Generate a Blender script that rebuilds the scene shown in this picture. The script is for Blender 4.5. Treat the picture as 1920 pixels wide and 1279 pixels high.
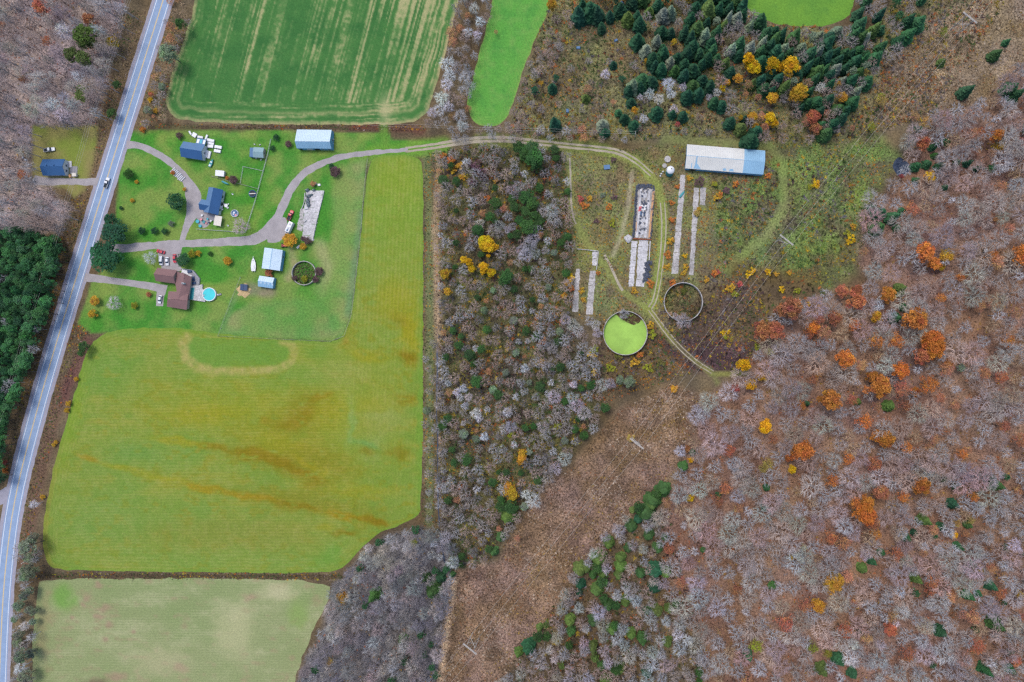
import bpy, math, random
import numpy as np
from mathutils import Vector

# ---------------------------------------------------------------- camera, sky, sun, exposure
S = 3.4                      # photo pixels per metre on the ground
H = 376.5                    # flying height of the camera, metres
NX, NY = 1130.0, 650.0       # pixel straight below the camera
def gxy(px, py): return ((px - 960.0) / S, (639.5 - py) / S)
CX, CY = gxy(NX, NY)
def G(px, py, z=0.0):        # the point at height z seen at a photo pixel
    gx, gy = gxy(px, py); f = (H - z) / H
    return (CX + (gx - CX) * f, CY + (gy - CY) * f, z)

scene = bpy.context.scene
for o in list(bpy.data.objects): bpy.data.objects.remove(o)
cam_d = bpy.data.cameras.new('camera'); cam = bpy.data.objects.new('camera', cam_d)
scene.collection.objects.link(cam)
cam.location = (CX, CY, H); cam.rotation_euler = (0, 0, 0)
cam_d.sensor_width = 36.0; cam_d.lens = 36.0 * H / (1920.0 / S)
cam_d.shift_x = (960.0 - NX) / 1920.0; cam_d.shift_y = (NY - 639.5) / 1920.0
cam_d.clip_start = 1.0; cam_d.clip_end = 20000.0
scene.camera = cam

SUN_EL, SUN_AZ = math.radians(66), math.radians(-28)     # azimuth from the top of the picture, clockwise
world = bpy.data.worlds.new('World'); scene.world = world; world.use_nodes = True
wn = world.node_tree; bg = wn.nodes['Background']
sky = wn.nodes.new('ShaderNodeTexSky'); sky.sky_type = 'NISHITA'; sky.sun_disc = False
sky.sun_elevation = SUN_EL; sky.sun_rotation = SUN_AZ
sky.air_density = 1.0; sky.dust_density = 3.0; sky.ozone_density = 1.0
wn.links.new(sky.outputs[0], bg.inputs[0]); bg.inputs[1].default_value = 0.15
sun_d = bpy.data.lights.new('sun', 'SUN'); sun = bpy.data.objects.new('sun', sun_d)
scene.collection.objects.link(sun)
sun_d.energy = 1.1; sun_d.angle = math.radians(22); sun_d.color = (1.0, 0.95, 0.88)
sdir = Vector((math.sin(SUN_AZ) * math.cos(SUN_EL), math.cos(SUN_AZ) * math.cos(SUN_EL), math.sin(SUN_EL)))
sun.rotation_euler = (-sdir).to_track_quat('-Z', 'Y').to_euler(); sun.location = (0, 0, 200)
scene.view_settings.view_transform = 'Standard'; scene.view_settings.look = 'None'
scene.view_settings.gamma = 1.0; scene.view_settings.exposure = 0.75
scene.view_settings.use_curve_mapping = False
scene.render.engine = 'CYCLES'
scene.cycles.max_bounces = 4; scene.cycles.diffuse_bounces = 2; scene.cycles.glossy_bounces = 2
scene.cycles.transmission_bounces = 3; scene.cycles.transparent_max_bounces = 4
scene.cycles.caustics_reflective = False; scene.cycles.caustics_refractive = False
scene.cycles.pixel_filter_type = 'BLACKMAN_HARRIS'; scene.cycles.filter_width = 1.4
scene.cycles.use_adaptive_sampling = False
scene.cycles.use_denoising = False

# ---------------------------------------------------------------- small tools
R = np.random.RandomState(7); random.seed(7)
COL = scene.collection
KA = 0.62                                       # picture value -> base colour under this light
def lin(c):
    c = np.asarray(c, float) / 255.0
    return np.where(c <= 0.04045, c / 12.92, ((c + 0.055) / 1.055) ** 2.4)
def C(r, g, b): return tuple(float(v) for v in np.minimum(lin((r, g, b)) * KA, 0.85))

TAB = np.random.RandomState(3).rand(8, 256, 256)
def vn(x, y, k=0):
    x = np.asarray(x, float); y = np.asarray(y, float)
    x0 = np.floor(x).astype(int); y0 = np.floor(y).astype(int); fx = x - x0; fy = y - y0
    fx = fx * fx * (3 - 2 * fx); fy = fy * fy * (3 - 2 * fy); t = TAB[k % 8]
    a = t[x0 % 256, y0 % 256]; b = t[(x0 + 1) % 256, y0 % 256]; c = t[x0 % 256, (y0 + 1) % 256]; d = t[(x0 + 1) % 256, (y0 + 1) % 256]
    return (a * (1 - fx) + b * fx) * (1 - fy) + (c * (1 - fx) + d * fx) * fy
def fbm(x, y, s, k=0, o=3):                    # s: feature size in photo pixels; result about 0..1
    v = 0; a = 1; t = 0
    for i in range(o):
        v = v + a * vn(x / s + 17.3 * i + 31 * k, y / s + 9.1 * i + 11 * k, k + i); t += a; a *= 0.55; s = s * 0.5
    return v / t
def inside(px, py, poly):
    r = np.zeros(np.shape(px), bool); n = len(poly)
    for i in range(n):
        x1, y1 = poly[i]; x2, y2 = poly[(i + 1) % n]
        if y1 == y2: continue
        r ^= ((y1 > py) != (y2 > py)) & (px < (x2 - x1) * (py - y1) / (y2 - y1) + x1)
    return r
def segdist(px, py, pts, closed=False, want=False):
    best = np.full(np.shape(px), 1e9); bx = np.zeros_like(best); by = np.zeros_like(best)
    n = len(pts)
    for i in range(n if closed else n - 1):
        x1, y1 = pts[i]; x2, y2 = pts[(i + 1) % n]; dx, dy = x2 - x1, y2 - y1
        t = np.clip(((px - x1) * dx + (py - y1) * dy) / max(dx * dx + dy * dy, 1e-9), 0, 1)
        qx = x1 + t * dx; qy = y1 + t * dy; d = np.hypot(px - qx, py - qy)
        if want: m = d < best; bx = np.where(m, qx, bx); by = np.where(m, qy, by)
        best = np.minimum(best, d)
    return (best, bx, by) if want else best
def sdf(px, py, poly): d = segdist(px, py, poly, True); return np.where(inside(px, py, poly), d, -d)
def sm(v, a, b): t = np.clip((v - a) / (b - a), 0, 1); return t * t * (3 - 2 * t)
def chaikin(p, n=2, closed=True):
    for _ in range(n):
        q = []; m = len(p)
        for i in range(m if closed else m - 1):
            a, b = p[i], p[(i + 1) % m]
            q += [(a[0] * .75 + b[0] * .25, a[1] * .75 + b[1] * .25), (a[0] * .25 + b[0] * .75, a[1] * .25 + b[1] * .75)]
        p = q if closed else [p[0]] + q + [p[-1]]
    return p

def tag(o, label=None, cat=None, group=None, kind=None):
    if label: o['label'] = label
    if cat: o['category'] = cat
    if group: o['group'] = group
    if kind: o['kind'] = kind
    return o
def link(name, me, parent=None):
    o = bpy.data.objects.new(name, me); COL.objects.link(o)
    if parent is not None: o.parent = parent
    return o
def empty(name, loc=(0, 0, 0), rz=0.0, label=None, cat=None, group=None):
    o = bpy.data.objects.new(name, None); COL.objects.link(o); o.empty_display_size = 0.5
    o.location = (loc[0], loc[1], 0.0); o.rotation_euler = (0, 0, rz); return tag(o, label, cat, group)
def npmesh(name, v, f, mat=None, cols=None, grain=None, smooth=False):
    """v (n,3), f (m,k) with k 3 or 4, cols (n,3)"""
    me = bpy.data.meshes.new(name); v = np.asarray(v, np.float32); f = np.asarray(f, np.int32)
    me.vertices.add(len(v)); me.vertices.foreach_set('co', v.ravel())
    k = f.shape[1]; me.loops.add(f.size); me.loops.foreach_set('vertex_index', f.ravel())
    me.polygons.add(len(f)); me.polygons.foreach_set('loop_start', np.arange(0, f.size, k, dtype=np.int32))
    me.update(calc_edges=True)
    if cols is not None:
        a = me.attributes.new('Col', 'FLOAT_COLOR', 'POINT')
        a.data.foreach_set('color', np.c_[cols, np.ones(len(v))].astype(np.float32).ravel())
    if grain is not None:
        a = me.attributes.new('grain', 'FLOAT', 'POINT'); a.data.foreach_set('value', np.asarray(grain, np.float32))
    if smooth: me.polygons.foreach_set('use_smooth', np.ones(len(f), bool))
    if mat: me.materials.append(mat)
    return me

class MB:
    def __init__(s): s.v = []; s.f = []
    def add(s, vs, fs):
        n = len(s.v); s.v += [tuple(p) for p in vs]; s.f += [tuple(i + n for i in q) for q in fs]; return s
    def box(s, x0, x1, y0, y1, z0, z1):
        return s.add([(x0, y0, z0), (x1, y0, z0), (x1, y1, z0), (x0, y1, z0), (x0, y0, z1), (x1, y0, z1), (x1, y1, z1), (x0, y1, z1)],
                     [(3, 2, 1, 0), (4, 5, 6, 7), (0, 1, 5, 4), (1, 2, 6, 5), (2, 3, 7, 6), (3, 0, 4, 7)])
    def cbox(s, cx, cy, z0, l, w, h, a=0.0, taper=0.0):
        ca, sa = math.cos(a), math.sin(a); vs = []
        for z, k in ((z0, 1.0), (z0 + h, 1.0 - taper)):
            for x, y in ((-l / 2, -w / 2), (l / 2, -w / 2), (l / 2, w / 2), (-l / 2, w / 2)):
                vs.append((cx + (x * ca - y * sa) * k, cy + (x * sa + y * ca) * k, z))
        return s.add(vs, [(3, 2, 1, 0), (4, 5, 6, 7), (0, 1, 5, 4), (1, 2, 6, 5), (2, 3, 7, 6), (3, 0, 4, 7)])
    def prism(s, pts, z0, z1):
        n = len(pts); vs = [(x, y, z0) for x, y in pts] + [(x, y, z1) for x, y in pts]
        return s.add(vs, [tuple(range(n - 1, -1, -1)), tuple(range(n, 2 * n))] + [(i, (i + 1) % n, n + (i + 1) % n, n + i) for i in range(n)])
    def slab(s, quad, t):      # a plate of thickness t under four 3-D corners
        vs = list(quad) + [(p[0], p[1], p[2] - t) for p in quad]
        return s.add(vs, [(0, 1, 2, 3), (7, 6, 5, 4)] + [(i, 4 + i, 4 + (i + 1) % 4, (i + 1) % 4) for i in range(4)])
    def tube(s, path, r, n=6, r1=None):
        path = [Vector(p) for p in path]; m = len(path); vs = []; fs = []
        for i, p in enumerate(path):
            d = (path[min(i + 1, m - 1)] - path[max(i - 1, 0)]).normalized()
            u = d.cross(Vector((0.3, 0.2, 1)) if abs(d.z) < .95 else Vector((1, 0, 0))).normalized(); w = d.cross(u)
            rr = r if r1 is None else r + (r1 - r) * i / (m - 1)
            for k in range(n):
                a = 2 * math.pi * k / n; vs.append(p + u * math.cos(a) * rr + w * math.sin(a) * rr)
        for i in range(m - 1):
            for k in range(n): fs.append((i * n + k, i * n + (k + 1) % n, (i + 1) * n + (k + 1) % n, (i + 1) * n + k))
        fs += [tuple(range(n - 1, -1, -1)), tuple(range((m - 1) * n, m * n))]
        return s.add(vs, fs)
    def lathe(s, prof, n=32, cx=0, cy=0):
        vs = []; fs = []; m = len(prof)
        for r, z in prof:
            for k in range(n): a = 2 * math.pi * k / n; vs.append((cx + r * math.cos(a), cy + r * math.sin(a), z))
        for i in range(m - 1):
            for k in range(n): fs.append((i * n + k, i * n + (k + 1) % n, (i + 1) * n + (k + 1) % n, (i + 1) * n + k))
        return s.add(vs, fs)
    def disc(s, r, z, n=32, cx=0, cy=0): return s.add([(cx + r * math.cos(6.28319 * k / n), cy + r * math.sin(6.28319 * k / n), z) for k in range(n)], [tuple(range(n))])
    def loft(s, secs):         # sections with the same number of points, closed rings, capped
        m = len(secs[0]); vs = [p for q in secs for p in q]; fs = []
        for i in range(len(secs) - 1):
            for k in range(m): fs.append((i * m + k, i * m + (k + 1) % m, (i + 1) * m + (k + 1) % m, (i + 1) * m + k))
        fs += [tuple(range(m - 1, -1, -1)), tuple(range((len(secs) - 1) * m, len(secs) * m))]
        return s.add(vs, fs)
    def mesh(s, name, mat=None, smooth=False):
        me = bpy.data.meshes.new(name); me.from_pydata(s.v, [], s.f); me.update()
        if mat: me.materials.append(mat)
        if smooth: me.polygons.foreach_set('use_smooth', np.ones(len(me.polygons), bool))
        return me
    def build(s, name, mat, parent=None, smooth=False): return link(name, s.mesh(name, mat, smooth), parent)

# ---------------------------------------------------------------- materials
def nodes_of(name):
    m = bpy.data.materials.new(name); m.use_nodes = True; nt = m.node_tree; return m, nt, nt.nodes['Principled BSDF']
def N(nt, t, **kw):
    n = nt.nodes.new(t)
    for k, v in kw.items():
        if k in n.inputs: n.inputs[k].default_value = v
        else: setattr(n, k, v)
    return n
def speckle(nt, scale, lo, hi, detail=2.0, rough=0.6, dist=0.0, coord=None):
    t = N(nt, 'ShaderNodeTexNoise', Scale=scale, Detail=detail, Roughness=rough, Distortion=dist)
    if coord is None: g = N(nt, 'ShaderNodeNewGeometry'); coord = g.outputs['Position']
    nt.links.new(coord, t.inputs['Vector'])
    m = N(nt, 'ShaderNodeMapRange'); m.inputs[1].default_value = 0.3; m.inputs[2].default_value = 0.7
    m.inputs[3].default_value = lo; m.inputs[4].default_value = hi; nt.links.new(t.outputs[0], m.inputs[0]); return m.outputs[0], t
def plain(name, rgb, rough=0.6, var=0.15, scale=1.5, metal=0.0, bump=0.0, emit=None, spec=0.3, big=0.0):
    m, nt, b = nodes_of(name); f, t = speckle(nt, scale, 1 - var, 1 + var)
    if big:
        f2, _ = speckle(nt, scale * 0.12, 1 - big, 1 + big, 3.0)
        mm = N(nt, 'ShaderNodeMath', operation='MULTIPLY'); nt.links.new(f, mm.inputs[0]); nt.links.new(f2, mm.inputs[1]); f = mm.outputs[0]
    v = N(nt, 'ShaderNodeVectorMath', operation='SCALE'); v.inputs[0].default_value = rgb[:3]; nt.links.new(f, v.inputs['Scale'])
    nt.links.new(v.outputs[0], b.inputs['Base Color']); b.inputs['Roughness'].default_value = rough; b.inputs['Metallic'].default_value = metal
    b.inputs['Specular IOR Level'].default_value = spec
    if bump:
        bn = N(nt, 'ShaderNodeBump', Strength=bump, Distance=0.1); nt.links.new(t.outputs[0], bn.inputs['Height']); nt.links.new(bn.outputs[0], b.inputs['Normal'])
    return m
def painted(name, scale=(0.8, 3.5), grain=None, rough=0.92, bump=0.4, hue=0.0, stretch=None):
    """ground cover: the surface's own colour map in 'Col', broken up by two sizes of noise"""
    m, nt, b = nodes_of(name); a = N(nt, 'ShaderNodeAttribute', attribute_name='Col')
    f1, t1 = speckle(nt, scale[0], -1, 1, 4.0, 0.75); f2, t2 = speckle(nt, scale[1], -1, 1, 1.0, 0.6)
    s = N(nt, 'ShaderNodeMath', operation='MULTIPLY_ADD'); nt.links.new(f2, s.inputs[0]); s.inputs[1].default_value = 0.5; nt.links.new(f1, s.inputs[2])
    k = N(nt, 'ShaderNodeMath', operation='MULTIPLY_ADD'); nt.links.new(s.outputs[0], k.inputs[0]); k.inputs[2].default_value = 1.0
    if grain is None: g = N(nt, 'ShaderNodeAttribute', attribute_name='grain'); nt.links.new(g.outputs['Fac'], k.inputs[1])
    else: k.inputs[1].default_value = grain
    c = N(nt, 'ShaderNodeMath', operation='MAXIMUM'); nt.links.new(k.outputs[0], c.inputs[0]); c.inputs[1].default_value = 0.15
    v = N(nt, 'ShaderNodeVectorMath', operation='SCALE'); nt.links.new(a.outputs['Color'], v.inputs[0]); nt.links.new(c.outputs[0], v.inputs['Scale'])
    nt.links.new(v.outputs[0], b.inputs['Base Color']); b.inputs['Roughness'].default_value = rough; b.inputs['Specular IOR Level'].default_value = 0.15
    bn = N(nt, 'ShaderNodeBump', Strength=bump, Distance=0.25); nt.links.new(t1.outputs[0], bn.inputs['Height']); nt.links.new(bn.outputs[0], b.inputs['Normal'])
    return m
def leafy(name, transl=0.25, rough=0.7, use_col=False):
    """foliage and twigs: tint of the tree (object colour) or of the mass ('Col'), each leaf a little different ('v')"""
    m, nt, b = nodes_of(name)
    if use_col: src = N(nt, 'ShaderNodeAttribute', attribute_name='Col').outputs['Color']
    else: src = N(nt, 'ShaderNodeObjectInfo').outputs['Color']
    out = src
    if not use_col:
        a = N(nt, 'ShaderNodeAttribute', attribute_name='v')
        v = N(nt, 'ShaderNodeVectorMath', operation='MULTIPLY'); nt.links.new(src, v.inputs[0]); nt.links.new(a.outputs['Color'], v.inputs[1]); out = v.outputs[0]
    nt.links.new(out, b.inputs['Base Color']); b.inputs['Roughness'].default_value = rough; b.inputs['Specular IOR Level'].default_value = 0.15
    if transl:
        t = N(nt, 'ShaderNodeBsdfTranslucent'); nt.links.new(out, t.inputs[0]); x = N(nt, 'ShaderNodeMixShader'); x.inputs[0].default_value = transl
        o = nt.nodes['Material Output']; nt.links.new(b.outputs[0], x.inputs[1]); nt.links.new(t.outputs[0], x.inputs[2]); nt.links.new(x.outputs[0], o.inputs[0])
    return m
M = {}
M['ground'] = painted('ground_cover', (0.9, 1.9))
M['crop'] = painted('crop_stubble', (1.0, 2.2), None, bump=0.3)
M['asphalt'] = plain('asphalt', C(146, 170, 202), 0.8, 0.07, 2.5, big=0.10)
M['shoulder'] = plain('gravel_shoulder', C(164, 162, 176), 0.95, 0.12, 3.0, big=0.10, bump=0.3)
M['gravel'] = plain('gravel', C(172, 166, 168), 0.95, 0.13, 2.0, big=0.14, bump=0.4)
M['track'] = plain('dirt_track', C(178, 168, 148), 0.95, 0.16, 1.5, big=0.16, bump=0.4)
M['paint_white'] = plain('road_paint_white', C(236, 240, 246), 0.6, 0.06, 6.0)
M['paint_yellow'] = plain('road_paint_yellow', C(238, 205, 120), 0.6, 0.08, 6.0)
M['concrete'] = plain('concrete', C(204, 202, 204), 0.9, 0.3, 1.3, big=0.22, bump=0.3)
M['concrete_dark'] = plain('old_concrete', C(184, 180, 178), 0.9, 0.36, 1.3, big=0.28, bump=0.3)
M['roof_white'] = plain('white_sheet_roof', C(222, 223, 219), 0.5, 0.04, 1.0, big=0.08)
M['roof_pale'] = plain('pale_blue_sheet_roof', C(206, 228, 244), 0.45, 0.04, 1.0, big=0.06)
M['roof_blue'] = plain('blue_grey_and_shaded_sheet_roof', C(146, 190, 220), 0.45, 0.05, 1.2, big=0.07)  # also paints the shaded slope of the pale-roofed barn
M['roof_navy'] = plain('navy_and_shaded_blue_roof', C(52, 98, 150), 0.75, 0.10, 3.0, big=0.06)  # also paints the shaded slopes of the workshop and long house
M['roof_slate'] = plain('slate_blue_and_lit_roof', C(96, 132, 172), 0.75, 0.10, 3.0, big=0.06)  # also paints the lit slopes of the workshop and long house
M['roof_brown'] = plain('brown_shingle_roof', C(140, 108, 108), 0.8, 0.10, 3.0, big=0.06)
M['roof_teal'] = plain('grey_teal_sheet_roof', C(140, 172, 180), 0.5, 0.05, 1.5, big=0.05)
M['siding_white'] = plain('white_siding', C(224, 230, 236), 0.6, 0.05, 2.0)
M['siding_blue'] = plain('blue_siding', C(110, 170, 212), 0.6, 0.06, 2.0)
M['siding_tan'] = plain('tan_siding', C(190, 178, 165), 0.6, 0.06, 2.0)
M['glass'] = plain('window_glass', C(50, 66, 84), 0.12, 0.05, 2.0, spec=0.6)
M['wood'] = plain('weathered_wood', C(208, 160, 116), 0.8, 0.15, 3.0)
M['wood_grey'] = plain('grey_deck_boards', C(150, 150, 158), 0.8, 0.12, 4.0)
M['white'] = plain('white_plastic', C(240, 242, 246), 0.4, 0.03, 2.0)
M['offwhite'] = plain('dull_white_plastic', C(206, 208, 214), 0.6, 0.10, 3.0)
M['cream'] = plain('cream_canvas', C(234, 226, 214), 0.8, 0.04, 2.0)
M['car_white'] = plain('white_car_paint', C(238, 241, 246), 0.25, 0.02, 1.0, spec=0.5)
M['car_red'] = plain('red_car_paint', C(206, 48, 66), 0.25, 0.04, 1.0, spec=0.5)
M['tyre'] = plain('weathered_tyre_rubber', C(96, 104, 122), 0.8, 0.3, 2.0)
M['rubber'] = plain('black_rubber', (0.025, 0.025, 0.028), 0.8, 0.15, 4.0)
M['steel'] = plain('galvanised_steel', C(206, 208, 212), 0.45, 0.06, 2.0, metal=0.2)
M['rust'] = plain('rusty_steel', C(150, 86, 60), 0.8, 0.25, 2.0)
M['dark_metal'] = plain('dark_teal_machinery', C(62, 88, 98), 0.6, 0.3, 2.5)
M['pole_wood'] = plain('silvered_pole_wood', C(205, 200, 194), 0.8, 0.1, 2.0)
M['wire'] = plain('aluminium_wire', C(222, 216, 205), 0.4, 0.03, 1.0)
M['turquoise'] = plain('turquoise_plastic', C(60, 180, 200), 0.4, 0.05, 2.0)
M['teal'] = plain('teal_paint', C(50, 150, 160), 0.5, 0.08, 2.0)
M['orange'] = plain('orange_paint', C(222, 130, 50), 0.6, 0.1, 2.0)
M['pink'] = plain('pink_plastic', C(226, 150, 160), 0.5, 0.05, 2.0)
M['navy'] = plain('navy_panel', C(44, 72, 112), 0.5, 0.08, 2.0)
M['black'] = plain('black_mesh', C(40, 52, 62), 0.7, 0.1, 3.0)
M['hay'] = plain('loose_hay', C(205, 178, 132), 0.95, 0.22, 2.0, bump=0.6)
M['scum'] = plain('duckweed', C(160, 202, 88), 0.7, 0.06, 0.7, big=0.2, spec=0.3)
M['pool'] = plain('pool_water', C(60, 214, 222), 0.08, 0.08, 0.5, spec=0.5)
M['water'] = plain('dark_pond_water', C(46, 60, 82), 0.08, 0.15, 0.3, spec=0.6)
M['insulator'] = plain('glazed_insulator', C(96, 90, 92), 0.3, 0.05, 2.0)
M['leaf'] = leafy('autumn_leaves', 0.25); M['needle'] = leafy('needles', 0.12); M['twig'] = leafy('twigs', 0.0)
M['mass'] = leafy('mass_of_twigs_and_leaves', 0.12, use_col=True)
# ---------------------------------------------------------------- the lie of the land (photo pixels)
ROAD = [(340, -110), (306, 0), (205, 320), (106, 640), (62, 795), (28, 930), (13, 1035), (4, 1140), (-2, 1290), (-6, 1400)]
UPPER = chaikin([(372, -110), (368, 0), (350, 60), (318, 150), (309, 190), (318, 215), (345, 228), (500, 233), (760, 236), (802, 216), (826, 130), (862, 0), (875, -110)], 2)
STRIP = chaikin([(930, -110), (1050, -110), (1034, 10), (1000, 80), (975, 150), (957, 215), (930, 238), (893, 236), (873, 208), (884, 150), (905, 80), (925, 0)], 2)
CORNER = chaikin([(1385, -110), (1610, -110), (1604, 20), (1570, 46), (1490, 50), (1420, 37), (1398, 10)], 2)
HAY = chaikin([(172, 618), (335, 613), (410, 627), (500, 634), (620, 642), (644, 632), (660, 590), (676, 450), (690, 312), (702, 292), (790, 290), (793, 330), (794, 600), (791, 940), (785, 968), (735, 990), (700, 1003), (664, 1044), (640, 1068), (600, 1076), (400, 1073), (112, 1071), (86, 1056), (78, 1010), (88, 930), (110, 840), (140, 740)], 2)
LOWER = chaikin([(64, 1092), (100, 1086), (400, 1084), (622, 1089), (616, 1130), (578, 1200), (548, 1290), (530, 1400), (58, 1400)], 1)
HOME = [(246, 250), (262, 238), (330, 236), (430, 240), (560, 246), (700, 250), (725, 240), (735, 262), (830, 262), (800, 292), (702, 294), (690, 312), (676, 450), (660, 590), (644, 632), (620, 642), (410, 632), (335, 622), (172, 624), (146, 608), (166, 545), (172, 525), (200, 500), (215, 440), (222, 330)]
WESTLAWN = [(60, 236), (183, 236), (182, 262), (174, 318), (160, 360), (140, 372), (122, 352), (78, 346), (62, 330)]
HARDWOOD = [(2100, 60), (1900, 130), (1850, 190), (1795, 215), (1745, 225), (1700, 260), (1690, 330), (1640, 375), (1612, 420), (1608, 500), (1630, 525), (1560, 548), (1440, 600), (1402, 690), (1330, 740), (1280, 870), (1238, 960), (1250, 1100), (1310, 1200), (1330, 1400), (2100, 1400)]
CORRIDOR = [(1255, 720), (1320, 745), (1290, 860), (1235, 920), (1090, 1060), (1020, 1180), (930, 1290), (880, 1400), (815, 1400), (825, 1180), (845, 1070), (930, 1050), (1000, 930), (1075, 870), (1160, 770)]
CORRIDOR2 = [(1740, 40), (1960, -80), (1990, 20), (1860, 190), (1790, 215), (1740, 225), (1660, 240), (1640, 190), (1660, 120)]
GREENCORR = [(1440, 270), (1640, 250), (1690, 290), (1640, 375), (1610, 500), (1560, 540), (1440, 500), (1380, 520), (1340, 510), (1335, 350), (1440, 330)]
MIDWOOD = [(820, 285), (900, 270), (1060, 285), (1070, 440), (1080, 640), (1130, 700), (1120, 800), (1040, 880), (990, 950), (920, 1050), (850, 1070), (826, 1000), (822, 640)]
SWWOOD = [(790, 990), (845, 1010), (850, 1080), (830, 1180), (810, 1400), (540, 1400), (560, 1270), (600, 1190), (632, 1090), (680, 1040), (720, 1005)]
NWWOOD = [(-150, -110), (240, -110), (232, 20), (190, 190), (180, 235), (60, 233), (58, 330), (80, 350), (128, 385), (112, 436), (-150, 430)]
PINEWOOD = [(-150, 428), (50, 432), (110, 450), (104, 540), (70, 640), (38, 720), (10, 800), (0, 905), (-150, 905)]
TOPSCRUB = [(1040, -110), (1400, -110), (1410, 40), (1640, 60), (1740, -110), (1960, -110), (1740, 225), (1580, 262), (1420, 268), (1290, 262), (1180, 262), (1040, 262), (960, 250), (962, 215), (1000, 100)]
FARM = [(1060, 280), (1190, 280), (1290, 262), (1440, 268), (1440, 340), (1340, 360), (1335, 520), (1240, 620), (1165, 600), (1080, 600), (1062, 440)]
PASTURE = [(628, 320), (690, 298), (676, 450), (660, 590), (644, 630), (600, 638), (418, 630), (432, 590), (470, 570), (600, 560), (622, 480)]
SCUM_BELT = [(1240, 640), (1420, 640), (1400, 690), (1340, 700), (1290, 690)]

def ragged(p, amp, seed):
    q = []
    for (x0, y0), (x1, y1) in zip(p, p[1:] + p[:1]):
        m = max(1, int(math.hypot(x1 - x0, y1 - y0) / 5)); q += [(x0 + (x1 - x0) * i / m, y0 + (y1 - y0) * i / m) for i in range(m)]
    q = np.array(q); d = (fbm(q[:, 0] + seed * 50, q[:, 1], 16, 1, 3) - .5) * 2 * amp; e = (fbm(q[:, 0], q[:, 1] + seed * 70, 16, 3, 3) - .5) * 2 * amp
    return [(float(x), float(y)) for x, y in zip(q[:, 0] + d, q[:, 1] + e)]
UPPER, STRIP, CORNER, HAY, LOWER = ragged(UPPER, 3.0, 1), ragged(STRIP, 3.5, 2), ragged(CORNER, 5, 3), ragged(HAY, 2.6, 4), ragged(LOWER, 3.5, 5)
ZONES = [  # polygon, colour a, colour b, edge softness, patch size, grain
    (NWWOOD, (176, 160, 158), (154, 138, 134), 10, 40, .6),
    (PINEWOOD, (70, 82, 60), (50, 64, 48), 10, 30, .45),
    (TOPSCRUB, (128, 128, 86), (118, 106, 82), 14, 34, .65),
    (FARM, (130, 136, 84), (124, 110, 80), 16, 22, .55),
    (MIDWOOD, (104, 102, 66), (90, 82, 64), 14, 30, .7),
    (GREENCORR, (116, 138, 74), (108, 104, 76), 16, 26, .65),
    (CORRIDOR2, (156, 138, 114), (130, 112, 88), 16, 26, .7),
    (CORRIDOR, (150, 124, 104), (120, 97, 75), 10, 22, .85),
    (SCUM_BELT, (92, 72, 74), (80, 62, 66), 14, 30, .45),
    (SWWOOD, (128, 124, 126), (112, 106, 104), 8, 30, .65),
    (HARDWOOD, (154, 124, 106), (136, 104, 86), 14, 40, .6),
    (HOME, (72, 140, 48), (126, 152, 72), 2.5, 34, .34),
    (PASTURE, (142, 152, 92), (104, 150, 76), 7, 30, .34),
    (WESTLAWN, (128, 144, 62), (146, 140, 84), 4, 34, .22),
]
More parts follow.
